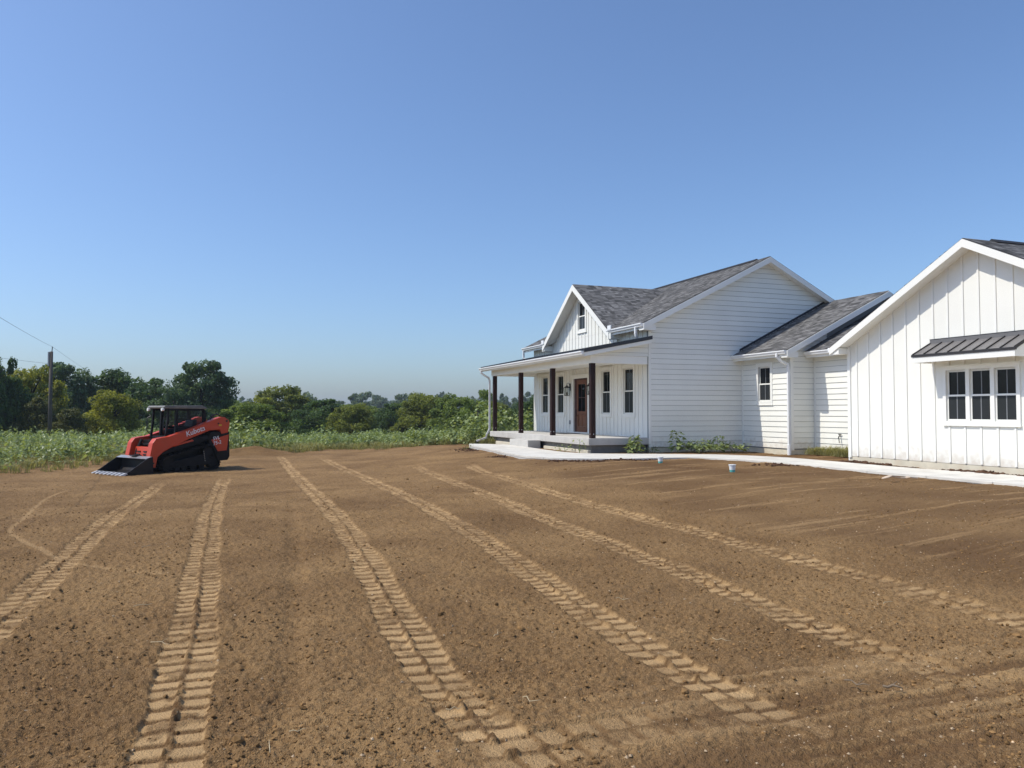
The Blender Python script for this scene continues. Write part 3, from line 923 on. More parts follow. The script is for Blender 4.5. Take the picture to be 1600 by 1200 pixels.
dbox(lf, da + .15, dz - .15, .72, .95, -.06, -.03); dbox(lf, da + .15, dz - .15, 1.42, 1.56, -.06, -.03); dbox(lf, da + .15, dz - .15, z1_ - .24, z1_ - .07, -.06, -.03)
lf.build('door_leaf', M_DOOR, door, bevel=.006)
for (c0, c1) in ((da + .155, (da + dz) / 2 - .02), ((da + dz) / 2 + .02, dz - .155)):
    pm = MB(); dbox(pm, c0, c1, .955, 1.415, -.058, -.042); pm.build('door_panel', M_DOOR, door, bevel=.012)
pm = MB(); dbox(pm, (da + dz) / 2 - .018, (da + dz) / 2 + .018, .95, 1.42, -.06, -.034); pm.build('stile', M_DOOR, door)
pm = MB(); dbox(pm, da + .15, dz - .15, 1.56, z1_ - .24, -.052, -.046); pm.build('pane', M_GLASS, door)
pm = MB(); dbox(pm, (da + dz) / 2 - .012, (da + dz) / 2 + .012, 1.56, z1_ - .24, -.045, -.033); dbox(pm, da + .15, dz - .15, 2.1, 2.125, -.045, -.034)
pm.build('muntin', M_DOORDARK, door)
hm = MB(); hm.tube([mF(dz - .07, 1.62, -.03), mF(dz - .07, 1.62, .03), mF(dz - .07, 1.38, .03), mF(dz - .07, 1.38, -.03)], .012, 6); hm.build('handle', M_BLACK, door)
# lanterns
def lantern(a_, z_):
    e_ = empty('wall_lantern', (0, 0, 0)); e_.parent = house; e_.location = (-.01, a_, z_)
    b = MB(); b.box(-.02, .0, -.05, .05, .12, .42); b.build('back_plate', M_BLACK, e_)
    b = MB(); b.tube([(-.02, 0, .36), (-.07, 0, .44), (-.14, 0, .44), (-.15, 0, .33)], .012, 6)
    b.tube([(-.15, 0, .33), (-.15, 0, .36)], .03, 8); b.build('arm', M_BLACK, e_)
    b = MB()
    t_, q_ = .105, .08
    top = [(-.15 - t_, -t_, .25), (-.15 + t_, -t_, .25), (-.15 + t_, t_, .25), (-.15 - t_, t_, .25)]
    bot = [(-.15 - q_, -q_, -.08), (-.15 + q_, -q_, -.08), (-.15 + q_, q_, -.08), (-.15 - q_, q_, -.08)]
    for i in range(4):
        b.tube([top[i], bot[i]], .011, 4); b.tube([top[i], top[(i + 1) % 4]], .011, 4); b.tube([bot[i], bot[(i + 1) % 4]], .011, 4)
        b.poly([top[i], top[(i + 1) % 4], (-.15, 0, .34)])
    b.build('cage', M_BLACK, e_)
    b = MB()
    for i in range(4):
        j = (i + 1) % 4
        b.poly([top[i], top[j], bot[j], bot[i]])
    b.build('glass', M_CLEAR, e_)
    b = MB(); b.tube([(-.15, 0, -.08), (-.15, 0, .06)], .022, 8); b.build('candle', M_BLACK, e_)
lantern(6.42, 2.30); lantern(4.30, 2.30)
for a_ in (6.45, 4.32):
    mb = MB(); mb.box(-.035, -.0, a_ - .04, a_ + .04, 1.02, 1.18); mb.build('outlet_box', M_GREY, house, bevel=.006)
mb = MB(); mb.box(-1.05, -.35, 4.75, 6.0, .662, .675); dmat = mb.build('doormat', M_BLACK)
dmat.matrix_parent_inverse = Matrix.Identity(4)
dmat.location = (HO[0], HO[1], 0); dmat.rotation_euler = (0, 0, HROT)
tag(dmat, 'flat black doormat lying on the porch slab before the front door', 'doormat')

# --- connector with the small window
C1B, C1A = 3.81, -2.55
mC = F_map(C1B)
c_e, c_s = 3.55, .5
CB_R, CZ_R = 7.70, 5.68
polyC = [(C1A, .30), (-.005, .30), (-.005, 3.52), (C1A, 3.52)]
hole = (-1.56, -.93, 1.90, 3.08)
w = make_wall(mC, polyC, [hole], M_SIDING)
lap_siding(w, mC, [(C1A + .085, .33), (-.06, .33), (-.06, 3.5), (C1A + .085, 3.5)], [(hole[0] - .11, hole[1] + .11, hole[2] - .12, hole[3] + .12)])
window(mC, *hole, case=.11)
board(mC, C1A - .0, C1A + .085, .28, 3.5, -.01, .03, name='corner_board')
board(mC, -.062, -.022, .30, 3.5, -.01, .035, name='corner_board')
mC1 = S_map(C1A)
topz = lambda b: CZ_R - c_s * abs(b - CB_R) - .16
pS = [(C1B, .30), (11.5, .30), (11.5, topz(11.5)), (CB_R, topz(CB_R)), (C1B, topz(C1B))]
w = make_wall(mC1, pS, [], M_SIDING)
lap_siding(w, mC1, [(C1B + .085, .33), (5.3, .33), (5.3, topz(5.3)), (C1B + .085, topz(C1B + .085))], [])
board(mC1, C1B - .031, C1B + .085, .28, topz(C1B), -.01, .03, name='corner_board')
zce = CZ_R - c_s * (CB_R - 3.43)
roof_plane([(3.43, .16, zce), (3.43, -2.86, zce), (CB_R, -2.86, CZ_R), (CB_R, .16, CZ_R)], seed=7)
roof_plane([(11.97, -2.86, zce), (11.97, .16, zce), (CB_R, .16, CZ_R), (CB_R, -2.86, CZ_R)], shingles=False)
rake((3.41, -2.86, zce - .03), (CB_R, -2.86, CZ_R - .02), (0, -1, 0))
rake((CB_R, -2.86, CZ_R - .02), (11.9, -2.86, zce - .03), (0, -1, 0))
mb = MB(); mb.box(3.41, C1B + .05, -2.855, -2.585, zce - .25, zce - .07); mb.build('eave_return', M_TRIM, house)
# step flashing where the lower roof meets the taller wall
mb = MB(); mb.prism([(3.7, -.026, zce + .15), (CB_R, -.026, CZ_R + .015), (CB_R, -.026, CZ_R + .10), (3.7, -.026, zce + .235)], [(3.7, -.022, zce + .15), (CB_R, -.022, CZ_R + .015), (CB_R, -.022, CZ_R + .10), (3.7, -.022, zce + .235)])
mb.build('step_flashing', M_ROOFDARK, house)
gutter(3.425, -2.84, .05, zce - .02)
fascia(3.43, -2.84, -.03, zce - .03)
downspout([(3.37, -2.42, zce - .10), (3.37, -2.42, zce - .20), (3.50, -2.47, zce - .36), (3.72, -2.52, zce - .46), (3.735, -2.525, zce - .60), (3.735, -2.525, .42), (3.735, -2.525, .15)], .055)
mb = MB(); mb.tube([(3.735, -2.525, .12), (3.735, -2.525, .46)], .068, 12); mb.build('drain_pipe', M_GUTTER, house)

# --- second connector
C2B = 4.76
mD = F_map(C2B)
polyD = [(-6.35, .30), (C1A - .005, .30), (C1A - .005, 3.5), (-6.35, 3.5)]
w = make_wall(mD, polyD, [], M_SIDING)
lap_siding(w, mD, [(-6.35, .33), (C1A - .06, .33), (C1A - .06, 3.48), (-6.35, 3.48)], [])
board(mD, C1A - .064, C1A - .026, .30, 3.48, -.01, .035, name='corner_board')
D_R = 7.70; zde = 3.53; z2r = zde + .5 * (D_R - 4.38)
roof_plane([(4.38, -2.56, zde), (4.38, -8.6, zde), (D_R, -8.6, z2r), (D_R, -2.56, z2r)], seed=8)
roof_plane([(11.0, -8.6, zde), (11.0, -2.56, zde), (D_R, -2.56, z2r), (D_R, -8.6, z2r)], shingles=False)
gutter(4.375, -6.05, -2.62, zde - .02)
fascia(4.38, -6.2, -2.60, zde - .03)
hb = MB(); hb.tube([mD(-3.72, .78, .02), mD(-3.72, .78, .09), mD(-3.72, .70, .12)], .018, 6); hb.tube([mD(-3.78, .83, .06), mD(-3.66, .83, .06)], .014, 6); hb.tube([mD(-3.72, .78, .06), mD(-3.72, .83, .06)], .010, 6)
hb.tube([mD(-3.74, .70, .12), mD(-3.75, .56, .11)], .012, 6)
hb.build('hose_bib', M_BLACK, house)

# --- garage wing, gable to the front
GB = 2.60; GAC = -10.2; GZ_R = 5.5; GSL = .52; GL, GR_ = -6.30, -14.10
mG = F_map(GB)
gt = lambda a_: GZ_R - GSL * abs(a_ - GAC) - .155
polyGa = [(GR_, .33), (GL, .33), (GL, gt(GL)), (GAC, gt(GAC)), (GR_, gt(GR_))]
ghole = (-11.14, -9.40, 1.33, 2.52)
w = make_wall(mG, polyGa, [ghole], M_BATTEN)
battens(w, mG, [(GR_, .35), (GL - .10, .35), (GL - .10, gt(GL - .1)), (GAC, gt(GAC)), (GR_, gt(GR_))], [(-11.25, -9.29, 1.20, 2.64), (-11.60, -8.98, 2.85, 3.30)], -6.62 - 18 * .4064, .4064)
window(mG, *ghole, case=.085, units=3, mull=.10)
board(mG, GL - .10, GL + .0, .30, gt(GL) + .0, -.01, .03, name='corner_board')
mgs = MB(); mgs.box(GB + .1, 12.0, GL - .1, GL, .3, gt(GL)); mgs.build('wall', M_SIDING, house)
mgs = MB(); mgs.box(GB + .1, 12.0, GR_, GR_ + .1, .3, gt(GR_)); mgs.build('wall', M_SIDING, house)
mgs = MB(); mgs.box(12.0, 12.1, GR_, GL, .3, gt(GL)); mgs.build('wall', M_SIDING, house)
GOV = GB - .36
gel = GL + .26; zge = GZ_R - GSL * (gel - GAC)
ger = GR_ - .26
roof_plane([(12.3, gel, zge), (GOV, gel, zge), (GOV, GAC, GZ_R), (12.3, GAC, GZ_R)], seed=9)
roof_plane([(GOV, ger, zge), (12.3, ger, zge), (12.3, GAC, GZ_R), (GOV, GAC, GZ_R)], seed=10)
mb = MB(); mb.prism([(GOV + .9, GAC - .16, GZ_R - .05), (GOV + .9, GAC, GZ_R + .05), (GOV + .9, GAC + .16, GZ_R - .05)], [(11.9, GAC - .16, GZ_R - .05), (11.9, GAC, GZ_R + .05), (11.9, GAC + .16, GZ_R - .05)])
mb.build('ridge_vent', M_VENTBLACK, house)
rake((GOV, gel + .02, zge - .035), (GOV, GAC, GZ_R - .02), (-1, 0, 0), .185)
rake((GOV, GAC, GZ_R - .02), (GOV, ger - .02, zge - .035), (-1, 0, 0), .185)
for a_, s_ in ((gel, -1), (ger, 1)):
    mb = MB(); mb.box(GOV + .004, GB - .032, min(a_, a_ + s_ * .30), max(a_, a_ + s_ * .30), zge - .215, zge - .05); mb.build('eave_return', M_TRIM, house)
mb = MB(); mb.box(GOV + .0, 4.3, gel + .0, gel + .10, zge - .14, zge - .02); mb.build('gutter', M_GUTTER, house)
downspout([(2.95, gel + .05, zge - .13), (2.95, gel + .04, zge - .22), (2.80, GL + .12, zge - .36), (2.72, GL + .06, zge - .44), (2.70, GL + .055, zge - .60), (2.70, GL + .055, .55), (2.70, GL + .055, .15)], .05)
# foundations
def found(m, u0, u1, z1=.318, parent=house):
    return board(m, u0, u1, -.05, z1, -.12, -.008, M_FOUND, 'foundation', parent)
found(mS, -.0, 3.9); found(mC, C1A + .0, -.01, .298); found(mC1, C1B + .01, 4.9, .298); found(mD, -6.3, C1A - .01, .298); found(mG, GR_ + .01, GL - .01, .322)
# weep notches under each batten on the garage wall
# --- awning over the triple window
AWL, AWR = -8.99, -11.58
ab0, ab1 = GB - .62, GB - .022
az0, az1 = 2.895, 3.20
aw = MB(); aw.prism([(ab0, AWR, az0), (ab0, AWL, az0), (ab1, AWL, az1), (ab1, AWR, az1)], [(ab0, AWR, az0 - .025), (ab0, AWL, az0 - .025), (ab1, AWL, az1 - .025), (ab1, AWR, az1 - .025)])
awo = aw.build('awning', M_AWNING, house)
nseam = 9
for k in range(nseam):
    a_ = AWR + .015 + (AWL - AWR - .03) * k / (nseam - 1)
    s_ = MB(); s_.prism([(ab0 - .004, a_ - .011, az0), (ab0 - .004, a_ + .011, az0), (ab1 - .03, a_ + .011, az1 - .015), (ab1 - .03, a_ - .011, az1 - .015)],
                        [(ab0 - .004, a_ - .011, az0 + .028), (ab0 - .004, a_ + .011, az0 + .028), (ab1 - .03, a_ + .011, az1 + .014), (ab1 - .03, a_ - .011, az1 + .014)])
    s_.build('seam', M_AWNSEAM, awo)
mb = MB(); mb.box(ab0 - .016, ab0 + .03, AWR - .012, AWL + .012, az0 - .05, az0 + .008); mb.build('drip_edge', M_AWNSEAM, awo)
mb = MB(); mb.box(GB - .04, GB - .004, AWR - .0, AWL + .0, az1 - .02, az1 + .085); mb.build('head_flashing', M_AWNING, awo)
mb = MB(); mb.box(GB - .046, GB - .0035, AWR - .004, AWL + .004, az1 + .086, az1 + .10); mb.build('flashing_lip', M_AWNSEAM, awo)
for a_ in (AWR, AWL):
    s0_, s1_ = (a_ - .012, a_ - .002) if a_ == AWR else (a_ + .002, a_ + .012)
    t_ = [(ab0, az0 - .03), (ab0, az0 + .01), (ab1, az1 + .01), (ab1, az1 - .04)]
    mb = MB(); mb.prism([(p[0], s0_, p[1]) for p in t_], [(p[0], s1_, p[1]) for p in t_]); mb.build('side_trim', M_AWNSEAM, awo)
mb = MB(); mb.box(ab0 + .002, ab0 + .026, AWR + .01, AWL - .01, az0 - .185, az0 - .052); mb.build('fascia', M_TRIM, awo)
for a_ in (AWR + .01, AWL - .034):
    mb = MB(); mb.prism([(ab0 + .028, a_, az0 - .185), (ab1, a_, az0 - .185), (ab1, a_, az1 - .045), (ab0 + .028, a_, az0 - .04)], [(ab0 + .028, a_ + .024, az0 - .185), (ab1, a_ + .024, az0 - .185), (ab1, a_ + .024, az1 - .045), (ab0 + .028, a_ + .024, az0 - .04)])
    mb.build('side_panel', M_TRIM, awo)
mb = MB(); mb.box(ab0 + .03, ab1, AWR + .036, AWL - .036, az0 - .12, az0 - .10); mb.build('soffit', M_TRIM, awo)

# ------------------------------------------------------------------ track loader
M_ORANGE = mat('orange_paint', (.56, .048, .010), .42, .05, 3, spec=.5, dark=(.30, .10, .05), dscale=2.5, damt=.25)
M_CHAR = mat('charcoal_paint', (.009, .0092, .0105), .6, .15, 5, dark=(.06, .042, .026), dscale=1.5, damt=.14, spec=.2)
M_RUBBER = mat('rubber', (.011, .0105, .010), .85, .2, 8, .3, 60, spec=.2, dark=(.10, .07, .045), dscale=4, damt=.3)
M_STEEL = mat('dark_steel', (.024, .022, .023), .45, .2, 4, metal=.4, dark=(.08, .06, .045), dscale=2, damt=.2, spec=.2)
M_BARE = mat('worn_steel', (.42, .41, .40), .38, .15, 6, metal=.7)
M_TOOTH = mat('polished_tooth_steel', (.62, .61, .60), .45, .1, 6, metal=.15)
M_LAMP = mat('lamp_lens', (.8, .8, .78), .2)
M_DECAL = mat('white_decal', (.78, .78, .78), .5)
M_YELLOW = mat('yellow_decal', (.65, .42, .03), .5)
M_SEAT = mat('black_vinyl', (.02, .02, .022), .5)

LX, LY = -9.909, 25.854
lz = gz(-10.5, 23.8) - .02
loader = empty('track_loader', (LX, LY, lz), math.atan2(-.80, -.602))
tag(loader, 'orange compact track loader with caged cab and black toothed bucket on the soil', 'loader')
def prof(name, pts, y0, y1, m, parent=loader, bevel=0, smooth=False):
    mb = MB(); mb.prism([(x, y0, z_) for x, z_ in pts], [(x, y1, z_) for x, z_ in pts])
    return mb.build(name, m, parent, bevel=bevel, smooth=smooth)
def lbox(name, x0, x1, y0, y1, z0, z1, m, parent=loader, bevel=.01):
    mb = MB(); mb.box(x0, x1, y0, y1, z0, z1); return mb.build(name, m, parent, bevel=bevel)
# tracks
def hull_circles(cs, n=28):
    pts = [(cx + r * math.cos(2 * math.pi * k / n), cz + r * math.sin(2 * math.pi * k / n)) for cx, cz, r in cs for k in range(n)]
    pts = sorted(set(pts))
    def half(ps):
        o = []
        for p in ps:
            while len(o) >= 2 and (o[-1][0] - o[-2][0]) * (p[1] - o[-2][1]) - (o[-1][1] - o[-2][1]) * (p[0] - o[-2][0]) <= 0: o.pop()
            o.append(p)
        return o
    lo, up = half(pts), half(pts[::-1])
    return lo[:-1] + up[:-1]
circ = [(2.08, .27, .25), (.78, .60, .23), (.62, .25, .23)]
for side in (1, -1):
    y0, y1 = (.50, .84) if side > 0 else (-.84, -.50)
    outer = hull_circles(circ); inner = hull_circles([(a_, b_, c_ - .045) for a_, b_, c_ in circ])
    # ring belt from outer and inner loops resampled to the same count
    def resamp(loop, n_=120):
        p = np.array(loop + [loop[0]]); s = np.concatenate([[0], np.cumsum(np.linalg.norm(np.diff(p, axis=0), axis=1))])
        q = np.linspace(0, s[-1], n_, endpoint=False)
        return np.stack([np.interp(q, s, p[:, 0]), np.interp(q, s, p[:, 1])], 1)
    o_, i_ = resamp(outer), resamp(inner)
    mb = MB(); k = len(o_)
    for q in range(k):
        r_ = (q + 1) % k
        mb.poly([(*[o_[q][0]], y0, o_[q][1]), (o_[r_][0], y0, o_[r_][1]), (o_[r_][0], y1, o_[r_][1]), (o_[q][0], y1, o_[q][1])])
        mb.poly([(i_[q][0], y0, i_[q][1]), (i_[q][0], y1, i_[q][1]), (i_[r_][0], y1, i_[r_][1]), (i_[r_][0], y0, i_[r_][1])])
        for yy in (y0, y1):
            mb.poly([(o_[q][0], yy, o_[q][1]), (i_[q][0], yy, i_[q][1]), (i_[r_][0], yy, i_[r_][1]), (o_[r_][0], yy, o_[r_][1])])
    tr = mb.build('track', M_RUBBER, loader)
    lug = resamp(outer, 52)
    for q in range(52):
        p, pn, pp = lug[q], lug[(q + 1) % 52], lug[q - 1]
        tg = (pn - pp) / np.linalg.norm(pn - pp); no = np.array([tg[1], -tg[0]])
        mb = MB()
        h0 = p - tg * .026; h1 = p + tg * .026; t0 = p - tg * .016 + no * .026; t1 = p + tg * .016 + no * .026
        for (ya, yb) in ((y0, y0 + .155), (y1 - .155, y1)):
            ring = [(h0[0], h0[1]), (h1[0], h1[1]), (t1[0], t1[1]), (t0[0], t0[1])]
            mb.prism([(a_, ya, b_) for a_, b_ in ring], [(a_, yb, b_) for a_, b_ in ring])
        mb.build('lug', M_RUBBER, tr)
    # rollers, sprocket and frame
    ym = (y0 + y1) / 2
    for (cx, cz, r_) in ((2.08, .27, .19), (.62, .25, .17), (1.0, .16, .10), (1.3, .15, .10), (1.6, .15, .10), (1.83, .15, .09)):
        mb = MB(); mb.tube([(cx, ym - .10, cz), (cx, ym + .12, cz)], r_, 20); mb.build('roller', M_CHAR, tr)
    mb = MB(); mb.tube([(.78, ym - .10, .60), (.78, ym + .10, .60)], .17, 20)
    mb.build('sprocket', M_CHAR, tr)
    yo = .80 if side > 0 else -.80
    fr_ = prof('track_frame', [(.55, .20), (1.95, .17), (2.05, .27), (1.9, .36), (1.0, .52), (.85, .50), (.5, .32)], yo - .16 * side, yo, M_CHAR, tr, bevel=.01)
    mb = MB()
    for q in range(6): mb.tube([(.95 - .01 * q, yo, .62 - .06 * q), (.95 - .01 * q, yo + .012 * side, .62 - .06 * q)], .013, 6)
    mb.build('bolt', M_BARE, tr)
# chassis
lbox('chassis', .25, 2.25, -.48, .48, .28, 1.0, M_CHAR)
prof('fender', [(.35, .92), (.7, 1.0), (1.3, .84), (2.3, .56), (2.32, .62), (1.5, .92), (1.3, 1.06), (.35, 1.12)], .48, .72, M_CHAR)
prof('fender', [(.35, .92), (.7, 1.0), (1.3, .84), (2.3, .56), (2.32, .62), (1.5, .92), (1.3, 1.06), (.35, 1.12)], -.72, -.48, M_CHAR)
prof('engine_cover', [(-.02, .42), (.05, .30), (.55, .28), (.62, .5), (.75, 1.0), (.7, 1.22), (.0, 1.24)], -.70, .74, M_CHAR, bevel=.02)
pnl = prof('side_panel', [(.66, .98), (.03, 1.14), (.10, .62), (.42, .60)], .742, .758, M_ORANGE, bevel=.004)
prof('side_panel', [(.66, .98), (.03, 1.14), (.10, .62), (.42, .60)], -.718, -.702, M_ORANGE, bevel=.004)
prof('hood', [(.0, 1.24), (.75, 1.24), (.75, 1.42), (.1, 1.36)], -.42, .42, M_CHAR, bevel=.02)
# lift arms
armp = [(.0, 1.52), (.05, 1.62), (.18, 1.70), (.32, 1.715), (.50, 1.66), (1.2, 1.40), (2.08, 1.12), (2.34, 1.09), (2.50, 1.06), (2.60, .93), (2.68, .55), (2.63, .20), (2.50, .18), (2.44, .50), (2.25, .66), (1.98, .79), (1.39, 1.04), (.72, 1.28), (.36, 1.30), (.30, 1.16), (.06, 1.20)]
def arm(y0, y1):
    a_ = prof('lift_arm', armp, y0, y1, M_ORANGE, bevel=.018)
    return a_
arm_near = arm(.52, .76)
arm_far = arm(-.76, -.52)
for aa, yo, s_ in ((arm_near, .76, 1), (arm_far, -.76, -1)):
    mb = MB()
    for (px_, pz_, r_) in ((.12, 1.58, .035), (.42, 1.5, .025), (2.58, .32, .03), (.95, 1.32, .018)):
        mb.tube([(px_, yo - .01 * s_, pz_), (px_, yo + .014 * s_, pz_)], r_, 12)
    mb.build('pivot_pin', M_BLACK, aa)
    mb = MB(); mb.prism([(.40, yo + .002 * s_, 1.42), (.30, yo + .002 * s_, 1.42), (.30, yo + .002 * s_, 1.47), (.40, yo + .002 * s_, 1.47)], [(.40, yo + .004 * s_, 1.42), (.30, yo + .004 * s_, 1.42), (.30, yo + .004 * s_, 1.47), (.40, yo + .004 * s_, 1.47)])
    mb.build('warning_decal', M_YELLOW, aa)
mb = MB(); mb.tube([(.62, .60, 1.63), (.55, .60, 1.76), (.38, .60, 1.80), (.25, .60, 1.74)], .022, 8); mb.build('hydraulic_hose', M_BLACK, arm_near)
mb = MB(); mb.tube([(.22, -.5, 1.5), (.22, .5, 1.5)], .06, 12); mb.build('cross_tube', M_ORANGE, loader)
prof('arm_link', [(.35, 1.25), (.9, 1.10), (1.0, 1.02), (.9, .98), (.3, 1.12)], .56, .66, M_CHAR)
mb = MB(); mb.tube([(.55, .62, .95), (1.25, .62, 1.1)], .045, 10); mb.tube([(1.25, .62, 1.1), (1.75, .62, .92)], .028, 10); mb.build('lift_cylinder', M_CHAR, loader)
prof('side_strip', [(1.25, .96), (1.9, .80), (1.9, .86), (1.3, 1.01)], .50, .735, M_ORANGE, bevel=.005)
# cab
cab = lbox('cab', .95, 2.2, -.46, .46, .98, 1.12, M_CHAR)
mb = MB()
for sy in (-.44, .44):
    mb.tube([(2.20, sy, 1.05), (2.14, sy, 1.6), (2.12, sy, 1.98)], .042, 4, square=True)
    mb.tube([(.93, sy, 1.05), (.90, sy, 1.5), (.92, sy, 1.90), (1.0, sy, 1.99)], .065, 4, square=True)
    mb.tube([(2.14, sy, 1.97), (.98, sy, 1.97)], .065, 4, square=True)
    mb.tube([(1.86, sy, 1.10), (.95, sy, 1.10)], .07, 4, square=True)
    mb.tube([(1.88, sy, 1.06), (1.84, sy, 1.96)], .055, 4, square=True)
mb.build('cab_frame', M_CHAR, cab)
prof('cab_roof', [(2.28, 1.985), (2.30, 2.03), (2.25, 2.075), (1.0, 2.085), (.86, 2.03), (.84, 1.97)], -.50, .50, mat('cab_roof_paint', (.17, .165, .15), .55, .15, 4, dark=(.3, .24, .17), dscale=2, damt=.5), cab, bevel=.02)
for sy in (-.47, .47):
    mb = MB()
    for k in range(19):
        x_ = 1.0 + .045 * k
        mb.tube([(x_, sy, 1.12), (x_, sy, 1.94)], .006, 4, cap=False)
    for k in range(17):
        z_ = 1.15 + .048 * k
        mb.tube([(.95, sy, z_), (1.85, sy, z_)], .006, 4, cap=False)
    mb.build('side_guard', M_BLACK, cab)
    lbox('guard_rail', .95, 1.85, sy - .012, sy + .012, 1.35, 1.42, M_CHAR, cab, .004)
    mb = MB(); mb.tube([(2.2, sy, 1.75), (2.3, sy * 1.05, 1.68), (2.31, sy * 1.05, 1.30), (2.22, sy, 1.18)], .015, 6); mb.build('grab_bar', M_BLACK, cab)
    mb = MB(); mb.tube([(2.26, sy * .9, 1.955), (2.33, sy * .9, 1.955)], .05, 12); mb.build('work_light', M_LAMP, cab)
mb = MB(); mb.poly([(.93, -.42, 1.15), (.93, .42, 1.15), (.95, .42, 1.93), (.95, -.42, 1.93)]); mb.build('rear_window', M_CLEAR, cab, fix=False)
prof('seat', [(1.1, 1.12), (1.55, 1.12), (1.58, 1.24), (1.25, 1.28), (1.15, 1.62), (1.02, 1.62)], -.24, .24, M_SEAT, cab, bevel=.03)
mb = MB()
for sy in (-.33, .33): mb.tube([(1.7, sy, 1.12), (1.75, sy, 1.38)], .02, 6); mb.tube([(1.75, sy, 1.38), (1.76, sy, 1.47)], .032, 8)
mb.build('joystick', M_BLACK, cab)
lbox('armrest', 1.35, 1.8, .26, .40, 1.12, 1.33, M_SEAT, cab, .02); lbox('armrest', 1.35, 1.8, -.40, -.26, 1.12, 1.33, M_SEAT, cab, .02)
lbox('foot_step', 2.2, 2.36, -.40, .40, .84, .90, M_STEEL)
for ch in list(cab.children): ch.location.x -= .0
cab.location.x = -.17
# coupler between the arms
cp = prof('coupler_plate', [(2.42, .28), (2.58, .30), (2.50, .80), (2.38, .80)], -.50, .50, M_ORANGE, bevel=.015)
for k in range(3):
    for yc in (-.2, .2):
        z_ = .46 + .09 * k
        lbox('louver', 2.535 - .012 * k, 2.575 - .012 * k, yc - .10, yc + .10, z_, z_ + .035, M_BLACK, cp, 0)
for sy in (.38, -.38):
    mb = MB(); mb.tube([(2.35, sy, 1.02), (2.52, sy, .62)], .045, 10); mb.tube([(2.52, sy, .62), (2.64, sy, .34)], .026, 10); mb.build('tilt_cylinder', M_CHAR, loader)
# bucket
bk_w = .91
shell = [(2.70, .52), (2.66, .40), (2.66, .16), (2.74, .06), (2.90, .015), (3.42, .01), (3.42, .035), (2.92, .045), (2.78, .09), (2.71, .18), (2.71, .40), (2.74, .50)]
bucket = prof('bucket', shell, -bk_w, bk_w, M_STEEL)
for s_ in (1, -1):
    prof('bucket_side', [(2.66, .02), (3.40, .005), (3.44, .10), (3.36, .14), (2.82, .50), (2.68, .53)], s_ * bk_w, s_ * (bk_w + .022), M_STEEL, bucket)
prof('bucket_lip', [(2.68, .53), (2.70, .50), (2.88, .46), (2.89, .475), (2.71, .535)], -bk_w + .004, bk_w - .004, M_BARE, bucket)
lbox('bucket_step', 2.62, 2.84, -.16, .16, .53, .56, M_BLACK, bucket, .008)
lbox('cutting_edge', 3.34, 3.47, -bk_w + .004, bk_w - .004, .012, .034, M_STEEL, bucket, .003)
for k in range(8):
    y_ = -bk_w + .06 + (2 * bk_w - .12) * k / 7
    prof('tooth', [(3.40, .02), (3.63, .012), (3.63, .03), (3.48, .085), (3.40, .085)], y_ - .042, y_ + .042, M_TOOTH, bucket)
# markings
def lettering(txt, size, loc, tilt, yy, parent, shear=.0, mirror=False):
    c = bpy.data.curves.new('lettering', 'FONT'); c.body = txt; c.size = size; c.extrude = .0015; c.shear = shear; c.offset = size * .012
    tmp = link(bpy.data.objects.new('lettering_source', c))
    me = bpy.data.meshes.new_from_object(tmp.evaluated_get(bpy.context.evaluated_depsgraph_get()))
    bpy.data.objects.remove(tmp)
    o = link(bpy.data.objects.new('lettering', me)); o.parent = parent
    # text runs from the front of the machine to the rear on its left flank (local -X), upright
    ex = Vector((-math.cos(tilt), 0, math.sin(tilt))); ez = Vector((math.sin(tilt), 0, math.cos(tilt)))
    ey = ex.cross(ez)
    o.matrix_local = Matrix(((ex.x, ez.x, ey.x, loc[0]), (ex.y, ez.y, ey.y, yy), (ex.z, ez.z, ey.z, loc[1]), (0, 0, 0, 1)))
    me.materials.clear(); me.materials.append(M_DECAL)
    return o
lettering('Kubota', .225, (1.52, 1.10), math.atan2(.28, .88), .7625, arm_near, .12)
lettering('SVL', .16, (.60, .955), .18, .7605, pnl, .15)
lettering('75-2', .16, (.59, .80), .18, .7605, pnl, .15)

# ------------------------------------------------------------------ foliage
def leaf_cloud(n, pos, out, size, rs, up_bias=.25, aspect=.7):
    """n small leaf quads at pos, facing roughly out; returns verts, faces"""
    nrm = out + rs.normal(0, .75, (n, 3)); nrm[:, 2] += up_bias
    nrm /= np.linalg.norm(nrm, axis=1)[:, None] + 1e-9
    ref = rs.normal(0, 1, (n, 3))
    t1 = np.cross(nrm, ref); t1 /= np.linalg.norm(t1, axis=1)[:, None] + 1e-9
    t2 = np.cross(nrm, t1)
    s = size * (.6 + .8 * rs.random(n))[:, None]
    a_ = t1 * s; b_ = t2 * s * aspect
    fold = nrm * s * .18
    v = np.stack([pos - a_, pos - b_ * .9 + fold, pos + a_, pos + b_ * .9 + fold], 1).reshape(-1, 3)
    f = np.arange(4 * n).reshape(n, 4)
    return v, f

